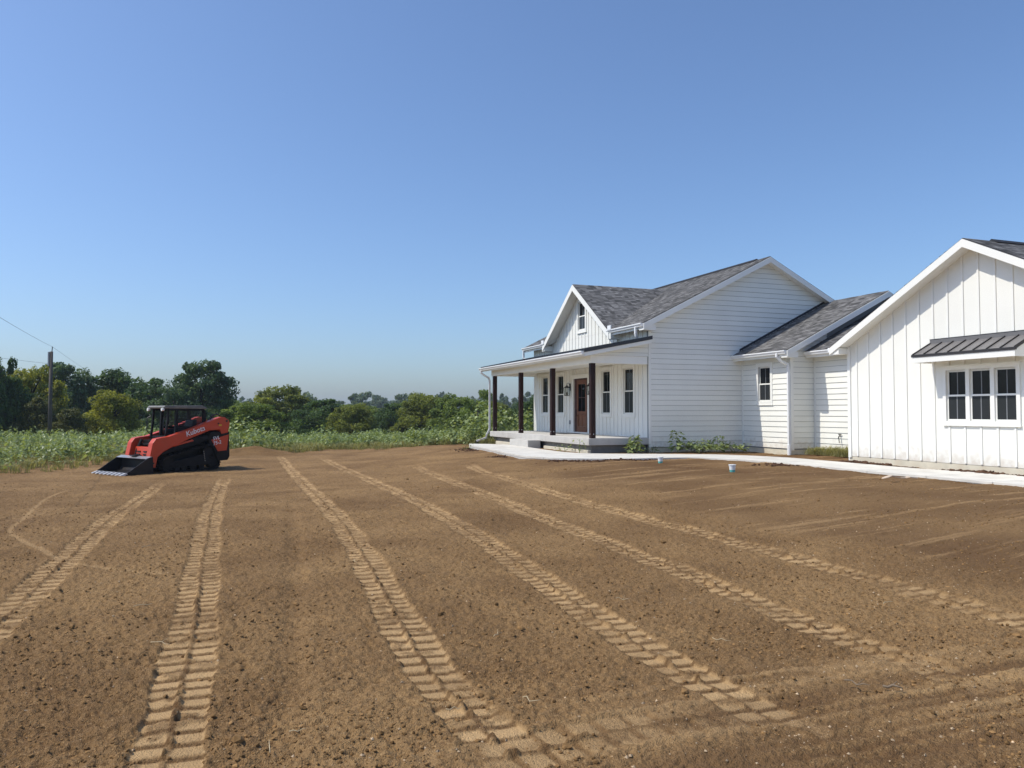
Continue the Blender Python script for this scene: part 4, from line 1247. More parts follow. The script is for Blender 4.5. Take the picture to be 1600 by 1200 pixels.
def crown_mesh(name, seed, material, clumps=46, per=150, leaf=.026, shape='round', gap=.0):
    """crown in a unit space: width 1 (x, y), height 1 (z)"""
    rs = np.random.RandomState(seed)
    V, Fc, Tn = [], [], []
    off = 0
    for c in range(clumps):
        an, u = rs.random() * 2 * np.pi, rs.random()
        z_ = .05 + .92 * (c + rs.random()) / clumps
        if shape == 'round': w = np.sqrt(max(.02, 1 - ((z_ - .52) / .52) ** 2)) * .36
        elif shape == 'bush': w = np.sqrt(max(.04, 1 - ((z_ - .30) / .72) ** 2)) * .40
        elif shape == 'tall': w = (.40 * np.sqrt(max(.02, 1 - ((z_ - .45) / .57) ** 2)))
        else: w = .42 * (1 - .82 * z_)
        rad = w * (.25 + .85 * np.sqrt(u))
        ctr = np.array([math.cos(an) * rad, math.sin(an) * rad, z_ * .93])
        ctr += rs.normal(0, .03, 3)
        sz = (.060 + .075 * rs.random()) * (1.15 - .40 * z_)
        n = int(per * (.6 + .8 * rs.random()))
        d = rs.normal(0, 1, (n, 3)); d /= np.linalg.norm(d, axis=1)[:, None]
        rr_ = (.55 + .5 * rs.random(n) ** .5)[:, None] * sz
        rr_ *= (1 + .35 * np.sin(d[:, :1] * 5 + c) * np.cos(d[:, 1:2] * 4 + c))
        p = ctr + d * rr_ * np.array([1.15, 1.15, .85])
        p[:, 2] = np.maximum(p[:, 2], .0)
        v, f = leaf_cloud(n, p, d, leaf * (.8 + .4 * rs.random()), rs)
        V.append(v); Fc.append(f + off); off += len(v)
        Tn.append(np.clip(rs.normal(.5 + .22 * rs.normal(), .22, n), 0, 1))
    return np.concatenate(V), np.concatenate(Fc), np.concatenate(Tn)

LM = {
    'dark': leaf_mat('dark_green_leaves', (.042, .078, .030), (.125, .20, .062), .38),
    'mid': leaf_mat('mid_green_leaves', (.095, .140, .032), (.25, .32, .085), .44),
    'olive': leaf_mat('olive_green_leaves', (.11, .135, .028), (.28, .31, .070), .44),
    'yellow': leaf_mat('yellow_green_leaves', (.15, .17, .028), (.38, .38, .070), .44),
    'blue': leaf_mat('bluish_green_leaves', (.050, .092, .044), (.15, .22, .105), .38),
    'cedar': leaf_mat('cedar_leaves', (.07, .082, .026), (.19, .19, .060), .35),
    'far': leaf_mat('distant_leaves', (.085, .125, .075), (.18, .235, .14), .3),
    'weed': leaf_mat('broad_weed_leaves', (.13, .18, .065), (.40, .47, .21), .34, .38),
    'grass': leaf_mat('grass_blades', (.15, .16, .055), (.40, .37, .17), .35),
    'dry': leaf_mat('dry_stems', (.12, .09, .05), (.26, .20, .12), .2),
}
M_BARK = mat('bark', (.045, .036, .028), .9, .3, 8, .5, 30)

_cache = {}
def tree(cx, top, wpx, dist, kind, shape, seed, label, base=None, group=None, clumps=84, per=260, leaf=.0165, name='tree', lift=.0):
    x = (cx - 800) / F_PX * dist
    zb = gz(x, dist) - .1
    ztop = 1.55 + (HORIZON - top) / F_PX * dist
    wid = wpx / F_PX * dist * 1.04
    hh = ztop - zb
    var = seed % 2 if clumps > 35 else 5
    key = (kind, shape, var)
    root = empty(name, (x, dist, zb))
    tag(root, label, 'tree', group)
    h0 = hh * lift
    if key not in _cache:
        v, f, tn = crown_mesh('crown', 900 + len(_cache), None, clumps, per, leaf, shape)
        lo_, hi_ = np.percentile(v, .6, axis=0), np.percentile(v, 99.6, axis=0)
        v = (v - [(lo_[0] + hi_[0]) / 2, (lo_[1] + hi_[1]) / 2, v[:, 2].min()]) / [hi_[0] - lo_[0], hi_[1] - lo_[1], hi_[2] - v[:, 2].min()]
        cr = np_mesh('crown', v, f, LM[kind], root, attrs={'tint': ('FACE', tn)})
        _cache[key] = cr.data
    else:
        cr = link(bpy.data.objects.new('crown', _cache[key])); cr.parent = root
    cr.scale = (wid, max(wid, hh * .7), hh - h0)
    cr.location = (0, 0, h0)
    if seed % 3 == 1: cr.scale.x = -wid
    tb = MB()
    rs = random.Random(seed + 7)
    tr_ = .035 * hh
    tb.tube([(0, 0, -.1), (.02 * wid, 0, hh * .35), (-.01 * wid, 0, hh * .75)], [tr_, tr_ * .7, tr_ * .2], 8)
    for k in range(7):
        an = rs.random() * 6.28; z0 = hh * (.25 + .07 * k)
        tb.tube([(0, 0, z0), (math.cos(an) * wid * .16, math.sin(an) * wid * .16, z0 + hh * .12), (math.cos(an) * wid * .30, math.sin(an) * wid * .30, z0 + hh * .2)], [tr_ * .4, tr_ * .25, tr_ * .08], 6)
    tb.build('trunk', M_BARK, root, smooth=True)
    return root

tree(-14, 556, 62, 56, 'dark', 'tall', 1, 'very dark broadleaf tree cut by the frame beside the left picture edge')
tree(22, 590, 70, 58, 'dark', 'bush', 9, 'low dark leafy tree just right of the cut-off tree at the frame edge')
tree(50, 577, 92, 62, 'yellow', 'tall', 2, 'tall tree with yellow-green sunlit crown left of the utility pole')
tree(108, 570, 92, 72, 'blue', 'round', 3, 'rounded dark green tree rising behind the utility pole')
tree(66, 622, 66, 57, 'cedar', 'cone', 4, 'feathery brownish cedar standing left of the foot of the pole', name='cedar_tree')
tree(112, 640, 60, 56, 'cedar', 'cone', 14, 'low spreading cedar standing right of the foot of the pole', name='cedar_tree')
tree(206, 580, 112, 76, 'dark', 'round', 5, 'broad dark green tree behind the small yellow-green one')
tree(178, 611, 84, 60, 'yellow', 'bush', 6, 'small round yellow-green tree left of the orange loader')
tree(314, 567, 98, 70, 'blue', 'round', 7, 'tall feathery dark tree directly behind the loader cab')
tree(272, 603, 90, 68, 'blue', 'bush', 17, 'lower bushy tree at the left shoulder of the tall feathery tree')
tree(352, 625, 60, 69, 'dark', 'bush', 27, 'dark drooping tree at the right shoulder of the tall feathery tree')
tree(392, 632, 110, 60, 'mid', 'bush', 8, 'grey-green willowy thicket tree right of the loader')
tree(438, 606, 96, 82, 'olive', 'round', 18, 'tallest olive tree in the middle of the hedgerow')
tree(505, 625, 100, 76, 'dark', 'bush', 19, 'dark blue-green bushy tree right of the tallest olive tree')
tree(553, 632, 76, 72, 'olive', 'bush', 20, 'low olive tree left of the dip in the hedgerow')
tree(614, 632, 66, 84, 'dark', 'bush', 21, 'dark bushy tree right of the dip in the hedgerow')
tree(664, 616, 92, 80, 'olive', 'bush', 22, 'olive tree with knobbly top between the dip and the porch')
tree(714, 619, 86, 72, 'mid', 'bush', 23, 'mid green tree next to the knobbly olive tree')
tree(746, 610, 62, 64, 'mid', 'tall', 24, 'pale airy tree rising just left of the porch corner', clumps=30, per=160, leaf=.018)
tree(772, 628, 70, 66, 'olive', 'bush', 28, 'olive tree behind the porch corner post')
tree(826, 621, 46, 62, 'dark', 'round', 25, 'round dark tree seen past the porch between post and wall')
tree(797, 640, 70, 64, 'mid', 'bush', 26, 'green bush tree seen between the two far porch posts')
tree(852, 640, 60, 70, 'mid', 'bush', 29, 'green bush tree hidden mostly behind the front wall')

tree(470, 627, 80, 92, 'mid', 'bush', 31, 'low green tree filling the gap right of the tallest olive tree')
tree(530, 633, 84, 94, 'mid', 'bush', 32, 'rounded green tree just left of the dip in the hedgerow')
tree(588, 637, 70, 96, 'mid', 'bush', 33, 'lowest green tree standing in the dip of the hedgerow')
tree(640, 629, 76, 95, 'mid', 'bush', 34, 'green tree between the dip and the knobbly olive tree')
tree(372, 628, 70, 88, 'mid', 'bush', 35, 'green tree showing between the feathery tree and the willowy thicket')
# far woods on the skyline
rs = np.random.RandomState(77)
V, Fc, Tn, off = [], [], [], 0
protos = [crown_mesh('c', 200 + k, None, 22, 46, .055, ('round', 'bush', 'tall')[k % 3]) for k in range(5)]
for k in range(210):
    Yd = rs.uniform(230, 430)
    px = rs.uniform(-160, 1250)
    hgt = rs.uniform(6.5, 10.5) + (Yd - 230) * .010
    if 480 < px < 560: hgt *= .8
    v, f, tn = protos[rs.randint(5)]
    wd = hgt * rs.uniform(.75, 1.15)
    an = rs.random() * 6.28; ca, sa = math.cos(an), math.sin(an)
    q = np.stack([(v[:, 0] * ca - v[:, 1] * sa) * wd, (v[:, 0] * sa + v[:, 1] * ca) * wd, v[:, 2] * hgt], 1)
    q += [(px - 800) / F_PX * Yd, Yd, -1.6]
    V.append(q); Fc.append(f + off); off += len(q); Tn.append(tn)
far = np_mesh('far_woods', np.concatenate(V), np.concatenate(Fc), LM['far'], attrs={'tint': ('FACE', np.concatenate(Tn))})
tag(far, 'hazy far woods along the skyline behind the hedgerow', 'woods', kind='stuff')

# ---- weeds with broad leaves
def weed_mesh(seed, hgt=1.0, leaves=26, leaf=.11, spread=.22, stems=1):
    """vertices, quads, tints; unit metres"""
    rs = np.random.RandomState(seed)
    V, Fc, Tn, off = [], [], [], 0
    for st in range(stems):
        an0 = rs.random() * 6.28
        tip = np.array([math.cos(an0), math.sin(an0)]) * spread * (.2 if stems == 1 else .9)
        hs = hgt * rs.uniform(.75, 1.0)
        r = .012
        b0 = np.array([*(rs.normal(0, .03, 2)), 0]); b1 = np.array([tip[0], tip[1], hs])
        for k in range(2):
            d = np.array([r, 0, 0]) if k == 0 else np.array([0, r, 0])
            V.append(np.array([b0 - d, b0 + d, b1 + d * .4, b1 - d * .4])); Fc.append(np.arange(4)[None] + off); off += 4; Tn.append([.25])
        n = leaves // stems
        for i in range(n):
            f_ = .12 + .88 * (i + rs.random()) / n
            p0 = b0 + (b1 - b0) * f_
            an = i * 2.4 + rs.normal(0, .4)
            ln = leaf * (1.25 - .55 * f_) * rs.uniform(.7, 1.2)
            reach = spread * (1.1 - .7 * f_) * rs.uniform(.5, 1.1)
            out = np.array([math.cos(an), math.sin(an), 0])
            droop = rs.uniform(-.75, .15)
            dirv = out * math.cos(droop) + np.array([0, 0, math.sin(droop)])
            side = np.cross(dirv, [0, 0, 1]); side /= np.linalg.norm(side)
            side = side + np.array([0, 0, rs.normal(0, .35)])
            nrm = np.cross(side, dirv)
            c = p0 + out * reach + np.array([0, 0, reach * .35])
            w_ = ln * .42
            # heart-shaped leaf as two folded quads
            a_, b_, c_, d_ = c, c + dirv * ln * .35 + side * w_ + nrm * ln * .10, c + dirv * ln, c + dirv * ln * .35 - side * w_ + nrm * ln * .10
            m_ = c + dirv * ln * .5
            V.append(np.array([a_, b_, c_, m_])); Fc.append(np.arange(4)[None] + off); off += 4
            V.append(np.array([a_, m_, c_, d_])); Fc.append(np.arange(4)[None] + off); off += 4
            tn = np.clip(rs.normal(.5, .25), 0, 1); Tn.append([tn, tn])
    return np.concatenate(V), np.concatenate(Fc), np.concatenate(Tn)

def scatter(name, spots, protos, material, seed):
    rs = np.random.RandomState(seed)
    V, Fc, Tn, off = [], [], [], 0
    for (x, y, s) in spots:
        v, f, tn = protos[rs.randint(len(protos))]
        an = rs.random() * 6.28; ca, sa = math.cos(an), math.sin(an)
        q = np.stack([(v[:, 0] * ca - v[:, 1] * sa) * s + x, (v[:, 0] * sa + v[:, 1] * ca) * s + y, v[:, 2] * s * rs.uniform(.85, 1.2) + gz(x, y) - .03], 1)
        V.append(q); Fc.append(f + off); off += len(q); Tn.append(np.clip(tn + rs.normal(0, .1), 0, 1))
    return np_mesh(name, np.concatenate(V), np.concatenate(Fc), material, attrs={'tint': ('FACE', np.concatenate(Tn))})

rs = np.random.RandomState(3)
wp = [weed_mesh(300 + k, .8, 24, .19, .22) for k in range(6)]
spots = []
while len(spots) < 3400:
    x, y = rs.uniform(-34, 9), rs.uniform(36.5, 62)
    lim = 37.6 + 1.2 * math.sin(x * .7) * .4 + (1.0 if x < -6 else 0) - (3.0 if x > -1.5 else 0)
    if y < lim + rs.random() * 1.0: continue
    if rs.random() > 1.3 - (y - 36) / 40: continue
    spots.append((x, y, rs.uniform(.55, .95) * (.65 + .95 * float(vnoise(np.float64(x * .45), np.float64(y * .45), 17)))))
tag(scatter('field_weeds', spots, wp, LM['weed'], 4), 'band of pale green broad-leaved weeds in the field beyond the soil', 'weeds', kind='stuff')
# weeds crowding the left margin
spots = []
while len(spots) < 1300:
    x, y = rs.uniform(-36, -11.5), rs.uniform(22.0, 45)
    e = -14.9 - .35 * math.sin(y * .9) + (2.2 if 31 < y < 34.5 else 0) + (3.2 if y >= 34.5 else 0) + (float(vnoise(np.float64(x * 0), np.float64(y * .8), 33)) - .55) * 2.2
    if x > e - rs.random() * .8: continue
    near = (e - x)
    clump = float(vnoise(np.float64(x * .55), np.float64(y * .55), 34))
    if clump < .36 and rs.random() < .75: continue
    spots.append((x, y, (rs.uniform(.45, .8) if near < 1.2 else rs.uniform(.6, 1.1)) * (.50 + .80 * clump) * (1.0 if y < 29 else 1.15) * (.72 + .28 * float(ss(-22., -15., np.float64(x))))))
tag(scatter('margin_weeds', spots, wp, LM['weed'], 5), 'tangle of broad-leaved weeds along the left edge of the soil', 'weeds', kind='stuff')
# low grass among them
def grass_tuft(seed, blades=26, h=.3):
    r = np.random.RandomState(seed); V, Fc, Tn, off = [], [], [], 0
    for k in range(blades):
        an = r.random() * 6.28; b = np.array([r.normal(0, .06), r.normal(0, .06), 0]); hh = h * r.uniform(.5, 1.1)
        d = np.array([math.cos(an), math.sin(an), 0]); s = np.array([-d[1], d[0], 0]) * .006
        m_ = b + d * hh * .25 + [0, 0, hh * .65]; t_ = b + d * hh * .7 + [0, 0, hh * .85]
        V.append(np.array([b - s, b + s, m_ + s, m_ - s])); V.append(np.array([m_ - s, m_ + s, t_ + s * .2, t_ - s * .2]))
        Fc += [np.arange(4)[None] + off, np.arange(4)[None] + off + 4]; off += 8; tn = np.clip(r.normal(.5, .25), 0, 1); Tn += [[tn, tn]]
    return np.concatenate(V), np.concatenate(Fc), np.concatenate(Tn)
gt_ = [grass_tuft(400 + k) for k in range(5)]
spots = []
while len(spots) < 1700:
    if rs.random() < .5:
        x, y = rs.uniform(-30, -13.5), rs.uniform(21.5, 40)
        e = -14.4 - .35 * math.sin(y * .9) + (2.0 if 31 < y < 34.5 else 0)
        if x > e + rs.normal(0, .35): continue
    else:
        x, y = rs.uniform(-14, 3), rs.uniform(34.5, 42)
        if y < 36.8 + .5 * math.sin(x * 1.3) + rs.normal(0, .3) - (2.0 if x < -9 else 0) - (1.5 if x > -2 else 0): continue
    spots.append((x, y, rs.uniform(.6, 1.5)))
tag(scatter('grass', spots, gt_, LM['grass'], 6), 'short ragged grass along the edges of the soil', 'grass', kind='stuff')

M_WEED = LM['weed']
def weed_thing(x, y, hgt, seed, label, group=None, leaves=30, leaf=.12, spread=.22, stems=1, z=None, name='weed_plant'):
    v, f, tn = weed_mesh(seed, hgt, leaves, leaf, spread, stems)
    o = np_mesh(name, v, f, M_WEED, attrs={'tint': ('FACE', tn)})
    o.location = (x, y, (gz(x, y) if z is None else z) - .03)
    tag(o, label, 'weed', group)
    return o
# tall clump by the porch corner
proto = [weed_mesh(500 + k, 1.0, 60, .17, .34, 2) for k in range(4)]
pm_ = []
for k, (v, f, tn) in enumerate(proto):
    o = np_mesh('tall_weed', v, f, M_WEED, attrs={'tint': ('FACE', tn)}); pm_.append(o)
spots = [(-3.1, 37.2, 1.05), (-2.7, 36.6, 1.2), (-2.4, 37.6, 1.45), (-2.1, 36.4, 1.25), (-1.9, 37.2, 1.6), (-1.6, 36.2, 1.3), (-1.4, 37.0, 1.7), (-1.1, 36.1, 1.5), (-.8, 37.2, 1.75), (-.6, 36.4, 1.6),
         (-.2, 37.6, 1.6), (.2, 38.0, 1.5), (.7, 38.6, 1.5), (1.2, 39.0, 1.4), (1.7, 39.6, 1.5), (-1.5, 35.6, .9), (-2.2, 35.7, .8), (-1.0, 38.2, 1.9), (-1.7, 38.3, 1.7), (.4, 39.5, 1.7)]
for k, (x, y, s) in enumerate(spots):
    o = pm_[k] if k < 4 else pm_[k % 4].copy()
    if k >= 4: col.objects.link(o)
    o.location = (x, y, gz(x, y) - .05); o.scale = (s * .95, s * .95, s * 1.12); o.rotation_euler = (0, 0, k * 1.7)
    tag(o, 'tall large-leaved weed in the dense clump left of the porch corner', 'weed', 'tall weeds clumped at the porch corner')
spots = [(-12.9, 34.2, 1.15), (-12.2, 34.6, 1.35), (-11.5, 34.3, 1.25), (-11.0, 35.0, 1.15), (-12.6, 35.2, 1.3), (-11.8, 35.4, 1.4), (-10.5, 35.2, 1.0)]
for k, (x, y, s) in enumerate(spots):
    o = pm_[k % 4].copy(); col.objects.link(o)
    o.location = (x, y, gz(x, y) + .1); o.scale = (s * .95, s * .95, s * 1.1); o.rotation_euler = (0, 0, k * 2.1)
    tag(o, 'tall large-leaved weed on the low soil heap right of the loader', 'weed', 'tall weeds on the soil heap')
spots = [(-20.5, 29.0, 1.25), (-19.2, 28.2, 1.2), (-18.3, 29.3, 1.3), (-17.2, 30.2, 1.3), (-16.4, 31.5, 1.4), (-15.8, 33.2, 1.4), (-15.0, 34.2, 1.45), (-14.2, 35.0, 1.4), (-13.6, 36.0, 1.4), (-17.8, 26.4, 1.05), (-16.9, 25.2, .95), (-19.0, 25.5, 1.0), (-18.0, 24.0, .85), (-16.6, 27.6, 1.1)]
for k, (x, y, s) in enumerate(spots):
    o = pm_[k % 4].copy(); col.objects.link(o)
    o.location = (x, y, gz(x, y) - .05); o.scale = (s * .8, s * .8, s); o.rotation_euler = (0, 0, k * 1.1)
    tag(o, 'tall large-leaved weed at the soil edge left of the loader', 'weed', 'tall weeds left of the loader')
weed_thing(-5.7, 37.6, .95, 601, 'lone leafy weed at the far soil edge in the middle of the picture', leaves=34, leaf=.17, spread=.3, stems=2)
# weeds at the house
weed_thing(5.52, 25.7, .98, 611, 'tallest leafy weed against the gable wall right of the porch', leaves=70, leaf=.17, spread=.28)
weed_thing(6.95, 26.15, .66, 612, 'pointed leafy weed near the right end of the patch by the gable wall', leaves=60, leaf=.17, spread=.30)
weed_thing(6.15, 25.85, .48, 613, 'low dark weed filling the middle of the patch by the gable wall', leaves=120, leaf=.15, spread=.5, stems=5)
weed_thing(6.55, 26.0, .36, 614, 'low sprawling weed just left of the pointed weed by the gable wall', leaves=120, leaf=.15, spread=.5, stems=5)
weed_thing(7.6, 26.3, .40, 615, 'small weed in the inner corner below the connector window', leaves=70, leaf=.15, spread=.42, stems=4)
weed_thing(4.05, 25.62, .62, 616, 'bushy weed before the shaded end of the porch slab', leaves=80, leaf=.17, spread=.24)
weed_thing(2.25, 25.9, .62, 617, 'thin sprawling weed before the sunny front of the porch slab', leaves=26, leaf=.10, spread=.3, stems=2)
weed_thing(1.75, 26.6, .3, 618, 'low weed at the porch footing left of the thin one', leaves=26, leaf=.09, spread=.3, stems=3)
weed_thing(4.75, 26.0, .30, 619, 'little dark weed at the right foot of the porch slab', leaves=24, leaf=.10, spread=.25, stems=3)
weed_thing(-1.85, 30.6, .34, 620, 'little weed sprouting at the tip of the concrete path', leaves=22, leaf=.09, spread=.2, stems=2)
spots = []
while len(spots) < 120:
    q = rs.random(2)
    bq, aq = 4.1 + q[0] * .6 - .3 * 0, -2.9 - q[1] * 2.6
    p = HO + BX * (bq - .1) + AY * aq
    spots.append((p[0], p[1], rs.uniform(.5, 1.1)))
sg = scatter('grass_patch', spots, gt_, LM['grass'], 8)
sg.location = (0, 0, .06)
tag(sg, 'dry grass patch at the foot of the recessed wall beside the garage', 'grass', kind='stuff')

# ------------------------------------------------------------------ soil clods, pebbles, litter
def clod_protos(seed, n=6):
    r = np.random.RandomState(seed); out = []
    base = np.array([(1, 0, 0), (-1, 0, 0), (0, 1, 0), (0, -1, 0), (0, 0, 1), (0, 0, -1)], float)
    fc = np.array([(0, 2, 4), (2, 1, 4), (1, 3, 4), (3, 0, 4), (2, 0, 5), (1, 2, 5), (3, 1, 5), (0, 3, 5)])
    for k in range(n):
        out.append((base * r.uniform(.6, 1.25, (6, 3)) + r.normal(0, .18, (6, 3))) * [1, 1, .7])
    return out, fc
cp_, cf_ = clod_protos(9)
_ph = (1 + 5 ** .5) / 2
ICO = np.array([(-1, _ph, 0), (1, _ph, 0), (-1, -_ph, 0), (1, -_ph, 0), (0, -1, _ph), (0, 1, _ph), (0, -1, -_ph), (0, 1, -_ph), (_ph, 0, -1), (_ph, 0, 1), (-_ph, 0, -1), (-_ph, 0, 1)]) / 1.9
ICF = np.array([(0, 11, 5), (0, 5, 1), (0, 1, 7), (0, 7, 10), (0, 10, 11), (1, 5, 9), (5, 11, 4), (11, 10, 2), (10, 7, 6), (7, 1, 8), (3, 9, 4), (3, 4, 2), (3, 2, 6), (3, 6, 8), (3, 8, 9), (4, 9, 5), (2, 4, 11), (6, 2, 10), (8, 6, 7), (9, 8, 1)])
_ri = np.random.RandomState(4)
icp_ = [ICO * _ri.uniform(.75, 1.2, (12, 1)) * _ri.uniform(.75, 1.2, (1, 3)) * [1, 1, .72] + _ri.normal(0, .06, (12, 3)) for k in range(8)]
def clods(name, xs, ys, size, material, label, seed, sink=.25, round_=False):
    r = np.random.RandomState(seed); n = len(xs)
    cp_, cf_, kv = (icp_, ICF, 12) if round_ else (globals()['cp_'], globals()['cf_'], 6)
    z_, h_, pk_, _ = soil_fields(xs.copy(), ys.copy())
    ok = pk_ < .45
    xs, ys, size, z_, h_ = xs[ok], ys[ok], size[ok], z_[ok], h_[ok]
    n = len(xs)
    pr_ = np.stack(cp_)[r.randint(len(cp_), size=n)]
    an = r.random(n) * 6.28
    ca, sa = np.cos(an)[:, None], np.sin(an)[:, None]
    v = np.stack([pr_[:, :, 0] * ca - pr_[:, :, 1] * sa, pr_[:, :, 0] * sa + pr_[:, :, 1] * ca, pr_[:, :, 2]], 2) * size[:, None, None]
    v += np.stack([xs, ys, z_ + h_ + size * (.5 - sink)], 1)[:, None, :]
    f = (cf_[None] + (np.arange(n) * kv)[:, None, None]).reshape(-1, 3)
    tn = np.repeat(r.random(n), len(cf_))
    o = np_mesh(name, v.reshape(-1, 3), f, material, attrs={'tint': ('FACE', tn)})
    return tag(o, label, kind='stuff')
r = np.random.RandomState(21)
def fan_points(n, y0, y1, power=1.6):
    y = y0 + (y1 - y0) * r.random(n) ** power
    x = (r.random(n) * 1.7 - .85) * y
    return x, y
M_CLOD = mat('soil_clod', (.215, .125, .052), .95, .3, 30, spec=.1, attr='tint', attr_amp=.4)
M_PEB = mat('pale_pebble', (.44, .32, .195), .8, .2, 20, attr='tint', attr_amp=.4)
n = 62000
x, y = fan_points(n, 2.6, 20, 1.45)
keep_ = vnoise(x * 1.1, y * 1.1, 81) * .7 + vnoise(x * 4, y * 4, 82) * .5 > .42 + .25 * r.random(n)
x, y = x[keep_], y[keep_]; n = len(x)
size = .0035 + .011 * r.random(n) ** 3.2 + (r.random(n) < .006) * r.random(n) * .022
bg_ = (size > .0085) | (y < 4.2)
clods('soil_crumbs', x[~bg_], y[~bg_], size[~bg_], M_CLOD, 'fine loose crumbs of brown soil over the yard', 22)
clods('soil_clods', x[bg_], y[bg_], size[bg_], M_CLOD, 'larger rounded clods of brown soil scattered over the yard', 26, .3, True)
n = 9000
x, y = fan_points(n, 2.6, 20, 1.4)
right_ = r.random(n) < .35 + .6 * ss(-.2, .45, x / y)
x, y = x[right_], y[right_]; n = len(x)
clods('pebbles', x, y, .0028 + .0085 * r.random(n) ** 4, M_PEB, 'scattered pale pebbles on the soil', 23, .2)
# darker clods turned up along the path edge and garage strip
pn = catmull(PN[:-1], .03)
k = r.randint(len(pn), size=4000); k = k[vnoise(k * .02, k * 0., 15) > .52][:1100]; nk = len(k)
x = pn[k, 0] - .05 - np.abs(r.normal(0, .28, nk)); y = pn[k, 1] - .05 - np.abs(r.normal(0, .3, nk))
M_CLODD = mat('damp_soil_clod', (.085, .046, .028), .95, .3, 30, spec=.1, attr='tint', attr_amp=.4)
clods('damp_clods', x, y, .010 + .04 * r.random(nk) ** 4, M_CLODD, 'dark damp clods turned up along the path edge', 24, .3, True)
q = r.random(700)
aq = -6.4 - q * 7.0; bq = 2.28 + r.normal(0, .09, 700)
x = HO[0] + BX[0] * bq + AY[0] * aq; y = HO[1] + BX[1] * bq + AY[1] * aq
clods('foundation_clods', x, y, .02 + .07 * r.random(700) ** 2.5 * (vnoise(aq * 1.7, aq * 0, 5) > .45), M_CLODD, 'crumbled soil heaped between garage wall and path', 25, .3, True)

# low soil heap with dead stems right of the loader
def mound():
    k = 40
    gxm, gym = np.meshgrid(np.linspace(-1, 1, k), np.linspace(-1, 1, k))
    rr_ = np.hypot(gxm, gym)
    hz = np.clip(1 - rr_ ** 2, -.1, 1) * .32 * (.5 + vnoise(gxm.ravel() * 2.2 + 7, gym.ravel() * 2.2, 3).reshape(k, k)) + .06 * vnoise(gxm.ravel() * 9, gym.ravel() * 9, 4).reshape(k, k)
    v = np.stack([gxm.ravel() * 2.2 - 11.2, gym.ravel() * 1.2 + 33.6, hz.ravel() - .40], 1)
    ii = (np.arange(k - 1)[:, None] * k + np.arange(k - 1)[None, :]).ravel()
    return np_mesh('soil_heap', v, np.stack([ii, ii + 1, ii + k + 1, ii + k], 1), M_SOIL, smooth=True)
tag(mound(), 'low soil heap with dead stems at the far yard edge', kind='structure')

M_TWIG = mat('dry_twig', (.20, .15, .10), .9, .2, 20)
def twig(x, y, ln, an, label, rad=.008, seed=1, m=None, group=None):
    rr_ = random.Random(seed); mb = MB(); pts = []
    for k in range(5):
        f_ = k / 4
        px_, py_ = (f_ - .5) * ln, rr_.gauss(0, .06) * ln
        pts.append((px_, py_, .012 + .02 * rr_.random()))
    mb.tube(pts, [rad, rad * 1.1, rad, rad * .8, rad * .4], 6)
    if rr_.random() < .7: mb.tube([pts[2], (pts[2][0] + ln * .2, pts[2][1] + ln * .15, .05)], [rad * .6, rad * .25], 5)
    o = mb.build('twig', m or M_TWIG, None, smooth=True)
    o.location = (x, y, gz(x, y) + .01); o.rotation_euler = (0, 0, an)
    return tag(o, label, 'twig', group)
twig(1.93, 4.36, .15, -.9, 'brown twig lying on the soil at the lower right', .004, 3)
twig(2.10, 4.30, .10, -.5, 'thicker dark twig end beside the brown twig at the lower right', .007, 4)
M_STRAW = mat('straw', (.52, .42, .26), .85, .1, 20)
for k, (x, y, ln, an) in enumerate([(-1.1, 3.55, .10, 1.8), (-1.02, 3.72, .08, .2), (.1, 4.12, .12, -.7), (-.3, 4.0, .09, .5), (-2.3, 5.1, .14, -.2), (-.1, 5.3, .13, 1.0), (.9, 6.3, .12, .1), (-2.9, 6.1, .15, .8), (1.4, 5.2, .12, -.3), (-4.2, 8.9, .16, 1.3), (3.0, 6.2, .13, .4), (-1.6, 7.9, .13, -1.0)]):
    o = twig(x, y, ln, an, 'pale straw stalk lying on the crumbly soil', .0022, 30 + k, M_STRAW, 'straw stalks on the soil')
    o.name = 'straw_stalk'

M_CARD = mat('pale_torn_board', (.55, .44, .33), .85, .15, 8, .3, 40)
mb = MB()
def slab(p, w_, th):
    for i in range(len(p) - 1):
        a_, b_ = p[i], p[i + 1]
        mb.prism([(a_[0], a_[1] - w_[i], a_[2] + th), (b_[0], b_[1] - w_[i + 1], b_[2] + th), (b_[0], b_[1] + w_[i + 1], b_[2] + th), (a_[0], a_[1] + w_[i], a_[2] + th)],
                 [(a_[0], a_[1] - w_[i], a_[2]), (b_[0], b_[1] - w_[i + 1], b_[2]), (b_[0], b_[1] + w_[i + 1], b_[2]), (a_[0], a_[1] + w_[i], a_[2])])
slab([(-.36, .02, .02), (-.27, 0, .05), (-.20, -.01, .075), (-.10, .02, .05), (0, .0, .03), (.12, .03, .028), (.17, .0, .05), (.28, .02, .03), (.36, .0, .02)], [.03, .07, .06, .045, .03, .035, .06, .03, .008], .014)
o = mb.build('torn_board', M_CARD)
o.location = (7.72, 15.35, gz(7.72, 15.35) + .045); o.rotation_euler = (0, 0, .06)
tag(o, 'pale torn strip of wood lying on the soil before the garage path', 'debris')

